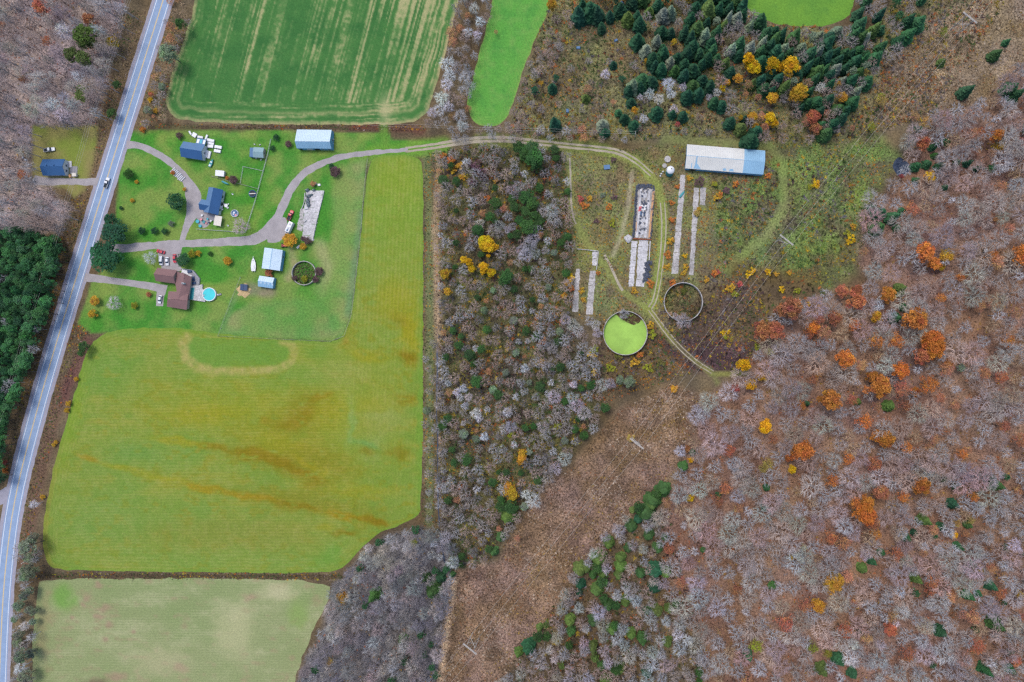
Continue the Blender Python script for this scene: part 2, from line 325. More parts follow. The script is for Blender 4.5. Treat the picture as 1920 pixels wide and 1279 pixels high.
STROKES = [  # polyline, half width, colour, softness, strength
    ([(800, 288), (806, 420), (806, 640), (806, 980)], 8, (118, 128, 84), 5, .8),          # rough grass beside the hay field
    ([(824, 296), (822, 360), (816, 430), (820, 520), (822, 640)], 7, (186, 160, 130), 4, .75),
    ([(852, 1090), (838, 1180), (824, 1290)], 6, (212, 180, 146), 4, 1.0),
    ([(250, 240), (430, 240), (560, 238), (760, 246)], 5, (92, 78, 60), 3, .9),            # ditch under the upper field
    ([(660, 236), (720, 238), (790, 244)], 7, (104, 66, 56), 4, .7),
    ([(80, 1079), (300, 1080), (640, 1081)], 4.5, (84, 72, 52), 2.5, .9),                  # ditch between the two lower fields
    ([(120, 720), (100, 790), (78, 880), (62, 960), (44, 1060)], 11, (118, 92, 76), 6, .8),  # brushy road bank
    ([(165, 640), (140, 690), (120, 750)], 10, (112, 78, 72), 5, .8),
    ([(228, 260), (205, 340), (180, 430), (160, 480)], 6, (148, 116, 92), 5, .6),
    ([(270, 30), (222, 190), (170, 350), (120, 500), (60, 690), (20, 830), (6, 900)], 12, (134, 112, 84), 8, .6),
    ([(320, 60), (290, 150), (262, 235)], 16, (132, 112, 84), 8, .7),
    ([(1066, 290), (1072, 400), (1098, 452), (1130, 492), (1165, 545), (1215, 580)], 6, (138, 148, 78), 4, .7),
    ([(1186, 322), (1178, 390), (1166, 440), (1150, 480)], 4, (178, 166, 144), 3, .6),
    ([(1130, 280), (1190, 300), (1232, 345), (1246, 400), (1240, 480), (1228, 560), (1218, 580)], 9, (142, 156, 76), 5, .8),
    ([(1246, 262), (1300, 264), (1440, 272), (1466, 300), (1470, 380), (1440, 440), (1390, 478), (1366, 510)], 9, (132, 146, 80), 8, .55),
    ([(1500, 330), (1470, 400), (1420, 460)], 12, (150, 154, 98), 11, .35),
    ([(1215, 580), (1260, 640), (1310, 682), (1335, 700), (1400, 700)], 5.5, (140, 142, 76), 3, .85),
    ([(1330, 690), (1345, 718)], 4, (128, 132, 80), 3, .7),
    ([(1120, 100), (1100, 150), (1090, 210)], 10, (140, 140, 88), 9, .6),
    ([(900, 262), (1000, 268), (1130, 280)], 13, (122, 138, 66), 6, .7),
    ([(700, 288), (760, 282), (830, 272)], 16, (110, 156, 56), 7, .8),
    ([(720, 236), (722, 262)], 9, (104, 146, 58), 3, .8),
    ([(415, 622), (436, 570), (452, 540)], 5, (112, 150, 92), 5, .6),
    ([(640, 330), (645, 420), (630, 520)], 22, (128, 156, 76), 16, .6),                    # paler pasture
    ([(600, 460), (612, 500), (600, 545)], 12, (176, 168, 128), 10, .55),
    ([(680, 400), (664, 520), (655, 590)], 8, (112, 142, 104), 6, .6),
    ([(690, 296), (676, 450), (660, 590), (644, 632), (620, 642), (410, 632)], 1.6, (84, 84, 56), 1.5, .8),   # dark grass line under the pasture fence
    ([(462, 542), (505, 548)], 12, (150, 132, 122), 8, .7),                                # trampled yard
    ([(545, 470), (552, 500), (540, 520)], 8, (178, 160, 128), 6, .6),
    ([(480, 600), (560, 590), (610, 560)], 30, (98, 150, 62), 16, .5),
    ([(255, 470), (330, 500)], 14, (130, 148, 70), 12, .4),
    ([(60, 342), (90, 338), (108, 340)], 9, (172, 160, 152), 6, .7),
    ([(1395, 560), (1330, 600), (1290, 650)], 24, (90, 74, 72), 18, .6),
    ([(1380, 505), (1450, 520), (1530, 520)], 16, (108, 92, 54), 12, .6),
]
def paint(px, py):
    wx = px + (fbm(px, py, 28, 1) - .5) * 14; wy = py + (fbm(px, py, 28, 2) - .5) * 14
    n1 = fbm(px, py, 60, 3)
    a = np.array((118., 104, 76)); b = np.array((100., 84, 66))
    c = a + (b - a) * np.clip((n1[..., None] - .3) * 2.5, 0, 1); g = np.full(px.shape, .5)
    def near(pl, m):
        q = np.array(pl); return np.nonzero((px > q[:, 0].min() - m) & (px < q[:, 0].max() + m) & (py > q[:, 1].min() - m) & (py < q[:, 1].max() + m))[0]
    for k, (poly, ca, cb, soft, ps, gr) in enumerate(ZONES):
        j = near(poly, 40); x, y, u, v = px[j], py[j], wx[j], wy[j]; q = 1.0 if soft > 6 else .25
        d = sdf(x + (u - x) * q, y + (v - y) * q, poly); w = sm(d, -soft, soft)
        n = np.clip((fbm(x, y, ps, k % 8, 4) - .5) * 3.0 + .5, 0, 1)[..., None]
        cc = np.array(ca, float) * (1 - n) + np.array(cb, float) * n
        c[j] += (cc - c[j]) * w[..., None]; g[j] += (gr - g[j]) * w
    hue = fbm(px, py, 22, 5, 4) - .5
    wild = sm(g, .28, .40)[..., None]
    c = c + wild * np.stack([hue * 44, hue * 34, hue * 16 - (n1 - .5) * 20], -1)
    for k, (pl, hw, cc, soft, st) in enumerate(STROKES):
        j = near(pl, hw + soft + 10); x, y = px[j], py[j]
        d = segdist(x + (wx[j] - x) * .35, y + (wy[j] - y) * .35, pl)
        w = (1 - sm(d, hw - soft, hw + soft)) * st * (.75 + .5 * (fbm(x, y, 12, k % 8, 2)))
        c[j] += (np.array(cc, float) - c[j]) * np.clip(w, 0, 1)[..., None]
    return np.clip(c, 10, 250), g

# ground: one sheet, close-meshed where the picture looks, running out to the horizon
def axis(lo, hi, step, far):
    d = np.arange(lo, hi + step, step); out = []; s = step
    e = d[-1]
    while e < far: s *= 1.6; e += s; out.append(e)
    low = []; s = step; e = d[0]
    while e > -far: s *= 1.6; e -= s; low.append(e)
    return np.array(low[::-1] + list(d) + out)
gx_ = axis(-310, 310, 1.4, 6000); gy_ = axis(-212, 212, 1.4, 6000)
XX, YY = np.meshgrid(gx_, gy_); PXg = XX * S + 960; PYg = 639.5 - YY * S
cg, gg = paint(PXg.ravel(), PYg.ravel())
nx, ny = len(gx_), len(gy_); idx = np.arange(nx * ny).reshape(ny, nx)
fg = np.stack([idx[:-1, :-1], idx[:-1, 1:], idx[1:, 1:], idx[1:, :-1]], -1).reshape(-1, 4)
me = npmesh('ground', np.c_[XX.ravel(), YY.ravel(), np.zeros(nx * ny)], fg, M['ground'], lin(cg) * KA, gg)
tag(link('ground', me), kind='structure')

def sheet(name, poly, step, z, colour, mat, grain):
    p = np.array(poly); x0, y0 = p.min(0); x1, y1 = p.max(0)
    xs = np.arange(x0 - step, x1 + step * 1.01, step); ys = np.arange(y0 - step, y1 + step * 1.01, step)
    X, Y = np.meshgrid(xs, ys); ins = inside(X, Y, poly)
    cx_ = (X[:-1, :-1] + X[1:, 1:]) / 2; cy_ = (Y[:-1, :-1] + Y[1:, 1:]) / 2; keep = inside(cx_, cy_, poly)
    i = np.arange(X.size).reshape(X.shape)
    f = np.stack([i[:-1, :-1], i[1:, :-1], i[1:, 1:], i[:-1, 1:]], -1)[keep]
    cnt = np.zeros(X.size, int); np.add.at(cnt, f.ravel(), 1); edge = ((cnt > 0) & (cnt < 4)).reshape(X.shape)
    d, bx, by = segdist(X[edge], Y[edge], poly, True, True); X = X.copy(); Y = Y.copy(); X[edge] = bx; Y[edge] = by
    used = np.unique(f); rm = np.zeros(X.size, int); rm[used] = np.arange(len(used)); f = rm[f]
    px, py = X.ravel()[used], Y.ravel()[used]; c, gr = colour(px, py)
    wx, wy = gxy(px, py)
    me = npmesh(name, np.c_[wx, wy, np.full(len(px), z)], f, mat, lin(np.clip(c, 8, 250)) * KA, np.broadcast_to(gr * grain, px.shape))
    return tag(link(name, me), kind='structure')
def mixc(a, b, w): return a + (np.array(b, float) - a) * np.clip(w, 0, 1)[..., None]
def blobs(c, px, py, items):
    w0 = px + (fbm(px, py, 24, 1) - .5) * 26; w1 = py + (fbm(px, py, 24, 2) - .5) * 14
    for x, y, rx, ry, ang, col, st in items:
        a = math.radians(ang); u = ((w0 - x) * math.cos(a) + (w1 - y) * math.sin(a)) / rx; v = (-(w0 - x) * math.sin(a) + (w1 - y) * math.cos(a)) / ry
        k = np.exp(-(u * u + v * v) * 1.1); rg = fbm(px * .6, py, 11, 6, 4); c = mixc(c, col, st * 1.15 * (.45 * k + .75 * sm(k + (rg - .5) * .8, .05, .9)))
    return c
def upper_col(px, py):
    d = segdist(px, py, UPPER, True); u = px + py * 0.27; al = py
    n = fbm(px, py, 26, 1); n2 = fbm(px * .5, py * .5, 30, 4, 3); n3 = fbm(px, py, 5, 2, 2)
    rim = sm(d, 46, 36); hd = d < 41
    st = np.where(hd, vn(d / 2.6, px * .012 + py * .012, 3), vn(u / 2.9, al * .004, 5)); st2 = np.where(hd, vn(d / 6.0, (px + py) * .03, 2), vn(u / 8.0, al * .01, 1))
    right = sm(px, 520, 830) * .42
    w = (st - .5) * (1.0 + right) + (st2 - .5) * .55 + (n3 - .5) * .7 + (n2 - .52) * .6 * (1 - rim * .5) + right + .02
    c = np.zeros(px.shape + (3,)) + np.array((72., 124, 62)); c = mixc(c, (54, 108, 54), (n - .4) * 2)
    c = mixc(c, (120, 148, 88), w * 1.4); c = mixc(c, (172, 170, 120), (w - .34) * 1.9)
    c = mixc(c, (178, 166, 120), sm(d, 9, 3) * (.4 + .6 * n3)); c = mixc(c, (150, 156, 104), np.exp(-((d - 22 - 6 * (n - .5)) / 3.5) ** 2) * .55 * sm(py, 90, 200))
    c = mixc(c, (186, 180, 132), np.exp(-((px - 722) / 12) ** 2 - ((py - 205) / 26) ** 2) * .8)
    return c, np.full(px.shape, 1.0)
def strip_col(px, py):
    d = segdist(px, py, STRIP, True); n = fbm(px, py, 30, 3)
    c = np.zeros(px.shape + (3,)) + np.array((98., 166, 70)); c = mixc(c, (82, 152, 66), (n - .4) * 2)
    ring = (.5 + .5 * np.sin(d / 5.0 * 6.283)) * sm(d, 24, 10)
    c = mixc(c, (122, 166, 84), (fbm(px, py, 12, 5, 3) - .45) * 1.6); c = mixc(c, (70, 138, 62), (fbm(px, py, 9, 6, 3) - .52) * 1.6); return mixc(c, (140, 172, 84), ring * .4 + sm(d, 5, 1) * .5), np.full(px.shape, 1.6)
def corner_col(px, py):
    n = fbm(px, py, 30, 3); c = np.zeros(px.shape + (3,)) + np.array((112., 160, 60)); c = mixc(c, (90, 140, 60), (fbm(px, py, 12, 6, 3) - .5) * 1.8); return mixc(c, (98, 148, 58), (n - .4) * 2), np.full(px.shape, 1.6)
YEL, OCH, GRN, PAL = (160, 152, 28), (134, 108, 10), (106, 152, 60), (162, 166, 96)
HAYB = [(770, 620, 26, 60, 0, YEL, .75), (745, 600, 26, 16, 30, OCH, .45), (765, 672, 26, 14, 20, OCH, .75), (765, 750, 20, 14, 0, OCH, .7), (690, 668, 40, 12, 10, YEL, .6), (650, 640, 12, 10, 0, (168, 130, 40), .5),
        (600, 745, 24, 9, -15, OCH, .85), (575, 780, 30, 12, -42, OCH, .75), (545, 795, 40, 12, -8, OCH, .6), (500, 790, 16, 12, 0, OCH, .6), (480, 852, 46, 13, 10, OCH, .95), (520, 868, 42, 10, 18, OCH, .95), (570, 888, 40, 8, 20, OCH, .9), (400, 838, 46, 7, 10, OCH, .6), (330, 826, 60, 8, 8, YEL, .6),
        (575, 868, 34, 9, 28, (176, 176, 40), .8), (608, 885, 14, 10, 0, (188, 190, 70), .7), (590, 905, 20, 14, 0, OCH, .45), (168, 860, 26, 6, 12, (168, 130, 24), .9), (225, 876, 40, 6, 12, YEL, .7), (300, 896, 60, 7, 10, YEL, .5), (385, 915, 44, 8, 8, (166, 142, 30), .8), (470, 932, 60, 8, 9, (166, 138, 26), .85), (560, 950, 50, 7, 9, OCH, .7), (650, 968, 50, 8, 10, (166, 136, 20), .95), (700, 978, 36, 7, 14, OCH, .8), (650, 1000, 26, 7, 8, OCH, .65), (610, 990, 20, 7, 0, YEL, .5),
        (370, 780, 70, 22, 0, YEL, .45), (430, 770, 60, 16, 0, YEL, .35), (200, 690, 60, 60, 0, GRN, .5), (620, 780, 190, 150, 0, YEL, .30), (745, 390, 60, 130, 0, (128, 164, 54), .65), (400, 760, 150, 60, 0, YEL, .28), (560, 860, 120, 40, 12, OCH, .35), (560, 940, 160, 26, 9, OCH, .3), (570, 775, 60, 40, -35, OCH, .35), (180, 980, 110, 70, 0, (118, 154, 72), .45), (420, 1050, 240, 26, 0, (122, 156, 70), .4), (560, 700, 60, 30, 0, (112, 152, 60), .4), (740, 560, 40, 50, 0, YEL, .5), (620, 770, 40, 30, -40, YEL, .4), (520, 830, 60, 24, 10, YEL, .45), (150, 900, 80, 60, 0, (126, 150, 62), .4), (250, 850, 60, 20, 5, (108, 150, 66), .6), (700, 840, 30, 30, 0, (144, 162, 84), .6), (660, 790, 10, 50, 0, (130, 166, 84), .6), (690, 835, 36, 7, 15, (116, 162, 84), .6), (720, 780, 50, 40, 0, PAL, .45), (620, 1040, 40, 22, -30, (112, 158, 62), .7), (700, 760, 50, 14, 0, YEL, .3), (750, 850, 22, 12, 0, OCH, .45), (690, 845, 20, 8, 0, OCH, .4), (670, 920, 60, 12, 0, YEL, .35),
        (350, 615, 180, 14, 3, (120, 154, 44), .7), (740, 340, 50, 40, 0, (138, 160, 48), .5), (745, 450, 40, 80, 0, (132, 152, 52), .4), (790, 800, 8, 200, 0, (118, 158, 56), .6), (130, 780, 22, 90, 14, (128, 158, 44), .6), (440, 1000, 200, 40, 0, (136, 140, 58), .5), (640, 700, 60, 30, 0, PAL, .3)]
def hay_col(px, py):
    d = segdist(px, py, HAY, True); n = fbm(px * .35, py, 22, 3, 4); n2 = fbm(px, py, 60, 5); f = fbm(px, py, 7, 2, 2)
    c = np.zeros(px.shape + (3,)) + np.array((134., 154, 62)); c = mixc(c, (114, 152, 62), (n2 - .35) * 2); c = mixc(c, (152, 154, 58), (n - .5) * 2.4)
    c = blobs(c, px, py, HAYB)
    low = sm(py, 640, 780)
    row = .5 + .5 * np.sin(np.where(d < 30, d, py + px * .012 + (n2 - .5) * 5) / 6.0 * 6.283)
    up = .5 + .5 * np.sin((px + py * .05) / 7.5 * 6.283)
    rw = np.where(px > 660, up * (1 - low * .5), row) * (.4 + .9 * n)
    c = mixc(c, (164, 164, 100), rw * .30 + (f - .5) * .45); c = mixc(c, (100, 128, 44), (1 - rw) * .22 + (.5 - f) * .3)
    # the mown loop under the pasture
    loop = [(352, 632), (342, 645), (348, 672), (368, 688), (400, 696), (460, 696), (520, 693), (545, 680), (552, 662), (546, 645), (530, 640)]
    dl = segdist(px, py, loop); inn = inside(px, py, loop)
    c = mixc(c, (94, 148, 56), np.where(inn, .5, 0.) * sm(dl, 3, 14) + .5 * np.exp(-((px - 590) / 26) ** 2 - ((py - 660) / 12) ** 2))
    c = mixc(c, (178, 166, 100), (1 - sm(dl, 3, 11 + 4 * (px < 400))) * (.3 + .8 * f) * np.where(px > 520, .75, .95))
    c = mixc(c, (112, 152, 56), sm(d, 7, 1) * .5)
    c = mixc(c, (158, 140, 60), sm(d, 12, 4) * .4 * sm(-px, -130, -90))
    return c, np.full(px.shape, 1.0)
def lower_col(px, py):
    n = fbm(px, py, 70, 3, 4); n2 = fbm(px * .4, py, 24, 1, 4); f = fbm(px, py, 7, 2, 2)
    c = np.zeros(px.shape + (3,)) + np.array((142., 154, 104)); c = mixc(c, (126, 148, 90), (n - .42) * 1.6); c = mixc(c, (172, 174, 132), (n2 - .5) * 1.8 + (f - .5) * .6)
    row = .5 + .5 * np.sin((py + px * .01) / 4.5 * 6.283); c = mixc(c, (190, 188, 148), row * .34 * (n2 * 1.6))
    its = [(x, y, rx, ry, 0, (166, 136, 116), .5) for x, y, rx, ry in ((185, 1096, 8, 7), (155, 1132, 10, 6), (200, 1140, 14, 7), (190, 1155, 9, 6), (205, 1172, 10, 8), (193, 1198, 8, 6), (220, 1268, 24, 10), (135, 1160, 7, 5), (340, 1250, 14, 8), (470, 1120, 12, 8), (165, 1120, 8, 6), (250, 1185, 6, 5))]
    its += [(120, 1120, 22, 26, 0, (120, 160, 78), .7), (520, 1110, 40, 20, 0, (190, 186, 146), .6), (440, 1180, 40, 60, 0, (186, 184, 140), .5), (560, 1150, 22, 30, 0, (138, 164, 92), .6), (180, 1290, 30, 14, 0, (104, 92, 72), .6), (300, 1240, 60, 30, 0, (186, 178, 140), .4), (85, 1180, 10, 80, 0, (156, 150, 108), .5)]
    return blobs(c, px, py, its), np.full(px.shape, 1.0)
sheet('upper_field', UPPER, 2.0, .006, upper_col, M['crop'], .20)
sheet('grass_strip_field', STRIP, 2.6, .006, strip_col, M['crop'], .16)
sheet('corner_field', CORNER, 5.0, .006, corner_col, M['crop'], .16)
sheet('hay_field', HAY, 2.2, .006, hay_col, M['crop'], .22)
sheet('lower_field', LOWER, 2.4, .006, lower_col, M['crop'], .20)

def ribbon(name, pts, half, z, mat, wob=0.0, step=4.0, smooth=2, off=0.0, dash=None):
    p = chaikin(pts, smooth, False) if smooth else pts
    q = [];
    for (a, b) in zip(p[:-1], p[1:]):
        L = math.hypot(b[0] - a[0], b[1] - a[1]); m = max(1, int(L / step))
        q += [(a[0] + (b[0] - a[0]) * i / m, a[1] + (b[1] - a[1]) * i / m) for i in range(m)]
    q.append(p[-1]); q = np.array(q); t = np.gradient(q, axis=0); t /= np.maximum(np.hypot(t[:, 0], t[:, 1]), 1e-9)[:, None]; nrm = np.c_[-t[:, 1], t[:, 0]]
    hw = np.interp(np.linspace(0, 1, len(q)), np.linspace(0, 1, len(half)), half) if isinstance(half, (list, tuple)) else np.full(len(q), half)
    l = q + nrm * (off + hw + (fbm(q[:, 0], q[:, 1], 9, 1) - .5) * 2 * wob)[:, None]; r = q + nrm * (off - hw + (fbm(q[:, 0], q[:, 1], 9, 4) - .5) * 2 * wob)[:, None]
    n = len(q); v = np.vstack([l, r]); wx, wy = gxy(v[:, 0], v[:, 1]); i = np.arange(n - 1)
    f = np.c_[i, i + 1, n + i + 1, n + i]
    me = npmesh(name, np.c_[wx, wy, np.full(2 * n, z)], f, mat); return tag(link(name, me), kind='structure')
ribbon('road_shoulder', ROAD, 20.0, .010, M['shoulder'], 1.2)
ribbon('road', ROAD, 13.6, .016, M['asphalt'], .15)
for nm, off, w, mt in (('edge_line', 11.3, .5, 'paint_white'), ('edge_line', -11.3, .5, 'paint_white'), ('centre_line', .58, .34, 'paint_yellow'), ('centre_line', -.58, .34, 'paint_yellow')):
    ribbon(nm, ROAD, w, .021, M[mt], 0, off=off)
ribbon('driveway', [(238, 272), (258, 271), (290, 285), (320, 304), (345, 330), (358, 352), (364, 372), (362, 396), (354, 416), (346, 434), (342, 452)], [8, 6, 6, 6, 6, 6, 8, 15, 13, 8, 5, 5], .012, M['gravel'], 1.4)
ribbon('gravel_apron', [(366, 378), (378, 398), (384, 412), (376, 424)], [8, 13, 13, 6], .014, M['gravel'], 1.6)
ribbon('driveway', [(196, 470), (225, 466), (280, 461), (340, 457), (400, 455), (460, 452), (485, 447), (505, 432), (525, 400), (540, 362), (558, 336), (585, 314), (620, 299), (660, 290), (720, 284), (765, 281)], [9, 8, 7, 7, 7, 7, 9, 11, 8, 7.5, 7, 6, 5.5, 4.5, 4, 3.5], .013, M['gravel'], 2.2)
ribbon('gravel_apron', [(500, 444), (520, 440), (530, 424), (528, 408)], [10, 14, 10, 5], .015, M['gravel'], 2.0)
ribbon('parking_pad', [(318, 462), (318, 480), (322, 500), (326, 512)], [24, 21, 18, 14], .0145, M['gravel'], 1.0)
ribbon('driveway', [(158, 520), (180, 522), (215, 527), (260, 533), (290, 538), (312, 544)], [8, 7, 6, 6, 7, 9], .012, M['gravel'], .8)
ribbon('driveway', [(304, 540), (300, 556), (299, 574)], [9, 7, 6.5], .0135, M['gravel'], .8)
ribbon('driveway', [(186, 341), (160, 341), (120, 340), (90, 341), (64, 338)], [8, 6, 6, 7, 10], .012, M['gravel'], 1.4)
ribbon('side_road', [(18, 925), (-20, 945), (-60, 960)], [14, 10, 9], .0125, M['shoulder'], .6)
for o_ in (-3.4, 3.4):
    ribbon('wheel_track', [(760, 281), (800, 276), (840, 270), (880, 263), (930, 260), (990, 265), (1060, 273), (1130, 279), (1165, 286), (1195, 303), (1222, 328)], [1.9, 2.2, 3.2, 2.6, 2.4, 2.2, 2.0, 2.0, 2.0, 1.6, 1.0], .013 + .0005 * o_, M['track'], 1.0, off=o_)
for nm, pl, w in (('wheel_track', [(1238, 380), (1242, 430), (1236, 500), (1226, 560), (1216, 576)], 1.1), ('wheel_track', [(1246, 380), (1250, 430), (1243, 500), (1233, 560), (1222, 580)], 1.1),
                  ('footpath', [(1068, 296), (1070, 330), (1070, 370), (1074, 405), (1080, 420)], 1.6), ('footpath', [(1133, 478), (1146, 500), (1158, 530), (1168, 545)], 2.2),
                  ('wheel_track', [(1216, 582), (1258, 640), (1300, 680), (1334, 700)], .9), ('wheel_track', [(1222, 580), (1264, 637), (1306, 676), (1338, 696)], .9)):
    ribbon(nm, pl, w, .012, M['track'], 1.0)
dit = ribbon('ditch_water', [(820, 655), (820, 700), (818, 760), (821, 820), (820, 880), (822, 960), (826, 1010), (834, 1055)], [1.5, 1.6, .5, 1.3, .4, 1.5, .6, 1.8], .010, M['water'], 1.4)
mb = MB(); px0, py0 = 1690, 313
mb.prism([gxy(px0 + 14 * math.cos(a) * (1 + .18 * math.sin(2 * a + 1)), py0 + 17 * math.sin(a) * (1 + .15 * math.cos(3 * a))) for a in np.linspace(0, 2 * math.pi, 40)[:-1]][::-1], -.4, .012)
tag(mb.build('pond', M['water']), kind='structure')
# ---------------------------------------------------------------- building helpers
def rect(corners, z):
    """four photo pixels (top-left, top-right, bottom-right, bottom-left) at height z -> centre, length, width, turn"""
    p = [Vector(G(x, y, z)) for x, y in corners]; c = sum(p, Vector()) / 4
    u = (p[1] + p[2] - p[0] - p[3]) / 2; v = (p[0] + p[1] - p[2] - p[3]) / 2
    return c, u.length, v.length, math.atan2(u.y, u.x)
def opening(b, side, t, w, h, z, L, W, kind='window', frame='siding_white', pane='glass'):
    """a window or door on a wall of a box L x W about the origin; side s/n/e/w, t -1..1 along it"""
    if side in 'sn':
        y = (-W / 2 if side == 's' else W / 2); x = t * L / 2; sg = -1 if side == 's' else 1
        def bx(e, d0, d1, zz0, zz1): return MB().box(x - w / 2 - e, x + w / 2 + e, min(y + sg * d0, y + sg * d1), max(y + sg * d0, y + sg * d1), zz0, zz1)
    else:
        x = (L / 2 if side == 'e' else -L / 2); y = t * W / 2; sg = 1 if side == 'e' else -1
        def bx(e, d0, d1, zz0, zz1): return MB().box(min(x + sg * d0, x + sg * d1), max(x + sg * d0, x + sg * d1), y - w / 2 - e, y + w / 2 + e, zz0, zz1)
    f = bx(.09, .004, .05, z - .09, z + h + .09).build(kind, M[frame], b)
    bx(0, .052, .07, z, z + h).build('pane' if kind == 'window' else 'panel', M[pane], f)
def gable(name, label, corners, eave, ridge, axis, wall, roofs, inset=.35, opens=(), ribs=None, cat='building', thick=.18, split=None, cap='roof_white', ro=0.0):
    c, L, W, a = rect(corners, eave); b = empty(name, (c.x, c.y, 0), a, label, cat)
    l, w = L - 2 * inset, W - 2 * inset; m = MB()
    if axis == 'x':
        sl = (ridge - eave) / (W / 2); zr = eave + sl * w / 2 - thick
        m.add([(-l/2, -w/2, 0), (l/2, -w/2, 0), (l/2, w/2, 0), (-l/2, w/2, 0), (-l/2, -w/2, eave - thick), (l/2, -w/2, eave - thick), (l/2, w/2, eave - thick), (-l/2, w/2, eave - thick), (-l/2, ro, zr), (l/2, ro, zr)],
              [(0, 1, 5, 4), (2, 3, 7, 6), (1, 2, 6, 9, 5), (3, 0, 4, 8, 7)])
        q = [(((-L/2, ro, ridge), (-L/2, -W/2, eave), (L/2, -W/2, eave), (L/2, ro, ridge)), roofs[1]), (((L/2, ro, ridge), (L/2, W/2, eave), (-L/2, W/2, eave), (-L/2, ro, ridge)), roofs[0])]
    else:
        sl = (ridge - eave) / (L / 2); zr = eave + sl * l / 2 - thick
        m.add([(-l/2, -w/2, 0), (l/2, -w/2, 0), (l/2, w/2, 0), (-l/2, w/2, 0), (-l/2, -w/2, eave - thick), (l/2, -w/2, eave - thick), (l/2, w/2, eave - thick), (-l/2, w/2, eave - thick), (0, -w/2, zr), (0, w/2, zr)],
              [(0, 1, 5, 8, 4), (2, 3, 7, 9, 6), (1, 2, 6, 5), (3, 0, 4, 7)])
        q = [(((0, -W/2, ridge), (L/2, -W/2, eave), (L/2, W/2, eave), (0, W/2, ridge)), roofs[1]), (((0, W/2, ridge), (-L/2, W/2, eave), (-L/2, -W/2, eave), (0, -W/2, ridge)), roofs[0])]
    m.build('wall', M[wall], b)
    for quad, mt in q:
        pieces = [(quad, mt)]
        if split:      # the roof changes sheet along its length: (share of the length, second material)
            s_, m2 = split; A, B, Cc, D = [Vector(p) for p in quad]; k = s_ if A.x < D.x else 1 - s_
            E, F = A.lerp(D, k), B.lerp(Cc, k); first = ((A, B, F, E), (E, F, Cc, D))
            pieces = [(first[0], mt if A.x < D.x else m2), (first[1], m2 if A.x < D.x else mt)]
        for qd, mm in pieces:
            r = MB().slab([tuple(p) for p in qd], thick).build('roof', M[mm], b)
            if ribs:
                A, B, Cc, D = [Vector(p) for p in qd]; n = max(2, int((D - A).length / ribs)); rb = MB()
                nrm = (B - A).cross(D - A).normalized(); nrm = nrm if nrm.z > 0 else -nrm
                for i in range(1, n):
                    p0, p1 = A.lerp(D, i / n), B.lerp(Cc, i / n); e = (D - A).normalized() * .05
                    rb.add([p0 - e + nrm * .004, p0 + e + nrm * .004, p1 + e + nrm * .004, p1 - e + nrm * .004, p0 + nrm * .06, p1 + nrm * .06], [(0, 4, 5, 3), (4, 1, 2, 5), (3, 5, 2), (0, 1, 4)])
                rb.build('seams', M[mm], r)
    if cap:
        e = .18
        if axis == 'x': MB().add([(-L/2, ro - e, ridge - e*sl + .02), (L/2, ro - e, ridge - e*sl + .02), (L/2, ro + e, ridge - e*sl + .02), (-L/2, ro + e, ridge - e*sl + .02), (-L/2, ro, ridge + .05), (L/2, ro, ridge + .05)], [(0, 1, 5, 4), (2, 3, 4, 5), (0, 4, 3), (1, 2, 5)]).build('ridge_cap', M[cap], b)
        else: MB().add([(-e, -W/2, ridge - e*sl + .02), (-e, W/2, ridge - e*sl + .02), (e, W/2, ridge - e*sl + .02), (e, -W/2, ridge - e*sl + .02), (0, -W/2, ridge + .05), (0, W/2, ridge + .05)], [(0, 4, 5, 1), (2, 5, 4, 3), (0, 3, 4), (1, 5, 2)]).build('ridge_cap', M[cap], b)
    for o in opens: opening(b, o[0], o[1], o[2], o[3], o[4], l, w, *o[5:])
    return b, L, W
def boxes(parent, name, mat, items):
    for it in items: MB().cbox(*it).build(name, M[mat], parent)

# ---------------------------------------------------------------- houses, barns and sheds
b, L, W = gable('house', 'navy-roofed white bungalow on its own lawn across the road', [(80, 299), (122, 298), (122, 329), (80, 329)], 3.0, 5.0, 'x', 'siding_white', ('roof_navy', 'roof_navy'), cap='roof_navy',
      opens=[('s', -.6, 1.4, 1.1, 1.1), ('s', -.1, 1.0, 2.0, .1, 'door', 'siding_white', 'siding_tan'), ('s', .5, 1.8, 1.1, 1.1), ('e', .3, 1.2, 1.1, 1.1), ('e', -.4, 1.2, 1.1, 1.1), ('n', .3, 1.2, 1.1, 1.1), ('w', .1, 1.0, 1.1, 1.1)])
MB().box(-L/2 - 2.3, -L/2 - .1, -W/2 + 1.3, .6, .3, .5).build('deck', M['wood'], b); MB().box(L/2 - .1, L/2 + 1.6, .5, 4.0, .3, .45).build('porch', M['offwhite'], b)
for x, y in ((-2.5, .7), (1.5, .7)): MB().lathe([(.22, 4.4), (.22, 5.4), (.3, 5.4), (.3, 5.5), (.001, 5.6)], 8, x, y).build('roof_vent', M['roof_navy'], b)
c = empty('patio', G(138, 319, 0), -.06, 'square grey paved patio beside the navy-roofed bungalow', 'patio')
for i in range(3):
    for j in range(3): MB().box(-2.1 + i * 1.41, -.72 + i * 1.41, -2.1 + j * 1.41, -.72 + j * 1.41, .0, .08).build('paving', M['wood_grey'], c)
c = empty('trailer', G(143, 329, 0), .1, 'beige boxy cargo trailer at the corner of the grey patio', 'trailer')
MB().box(-1.1, 1.1, -.9, .9, .5, 1.8).build('body', M['cream'], c); MB().tube([(1.1, 0, .5), (2.2, 0, .5)], .05).build('drawbar', M['steel'], c)
for s_ in (-1, 1): MB().tube([(0, s_ * .9, .33), (0, s_ * 1.08, .33)], .33, 12).build('wheel', M['rubber'], c)
tag(MB().cbox(*G(133.5, 331, 0), .9, 1.6, 1.2, .3).build('crate', M['wood']), 'small brown wooden crate beside the beige cargo trailer', 'crate')
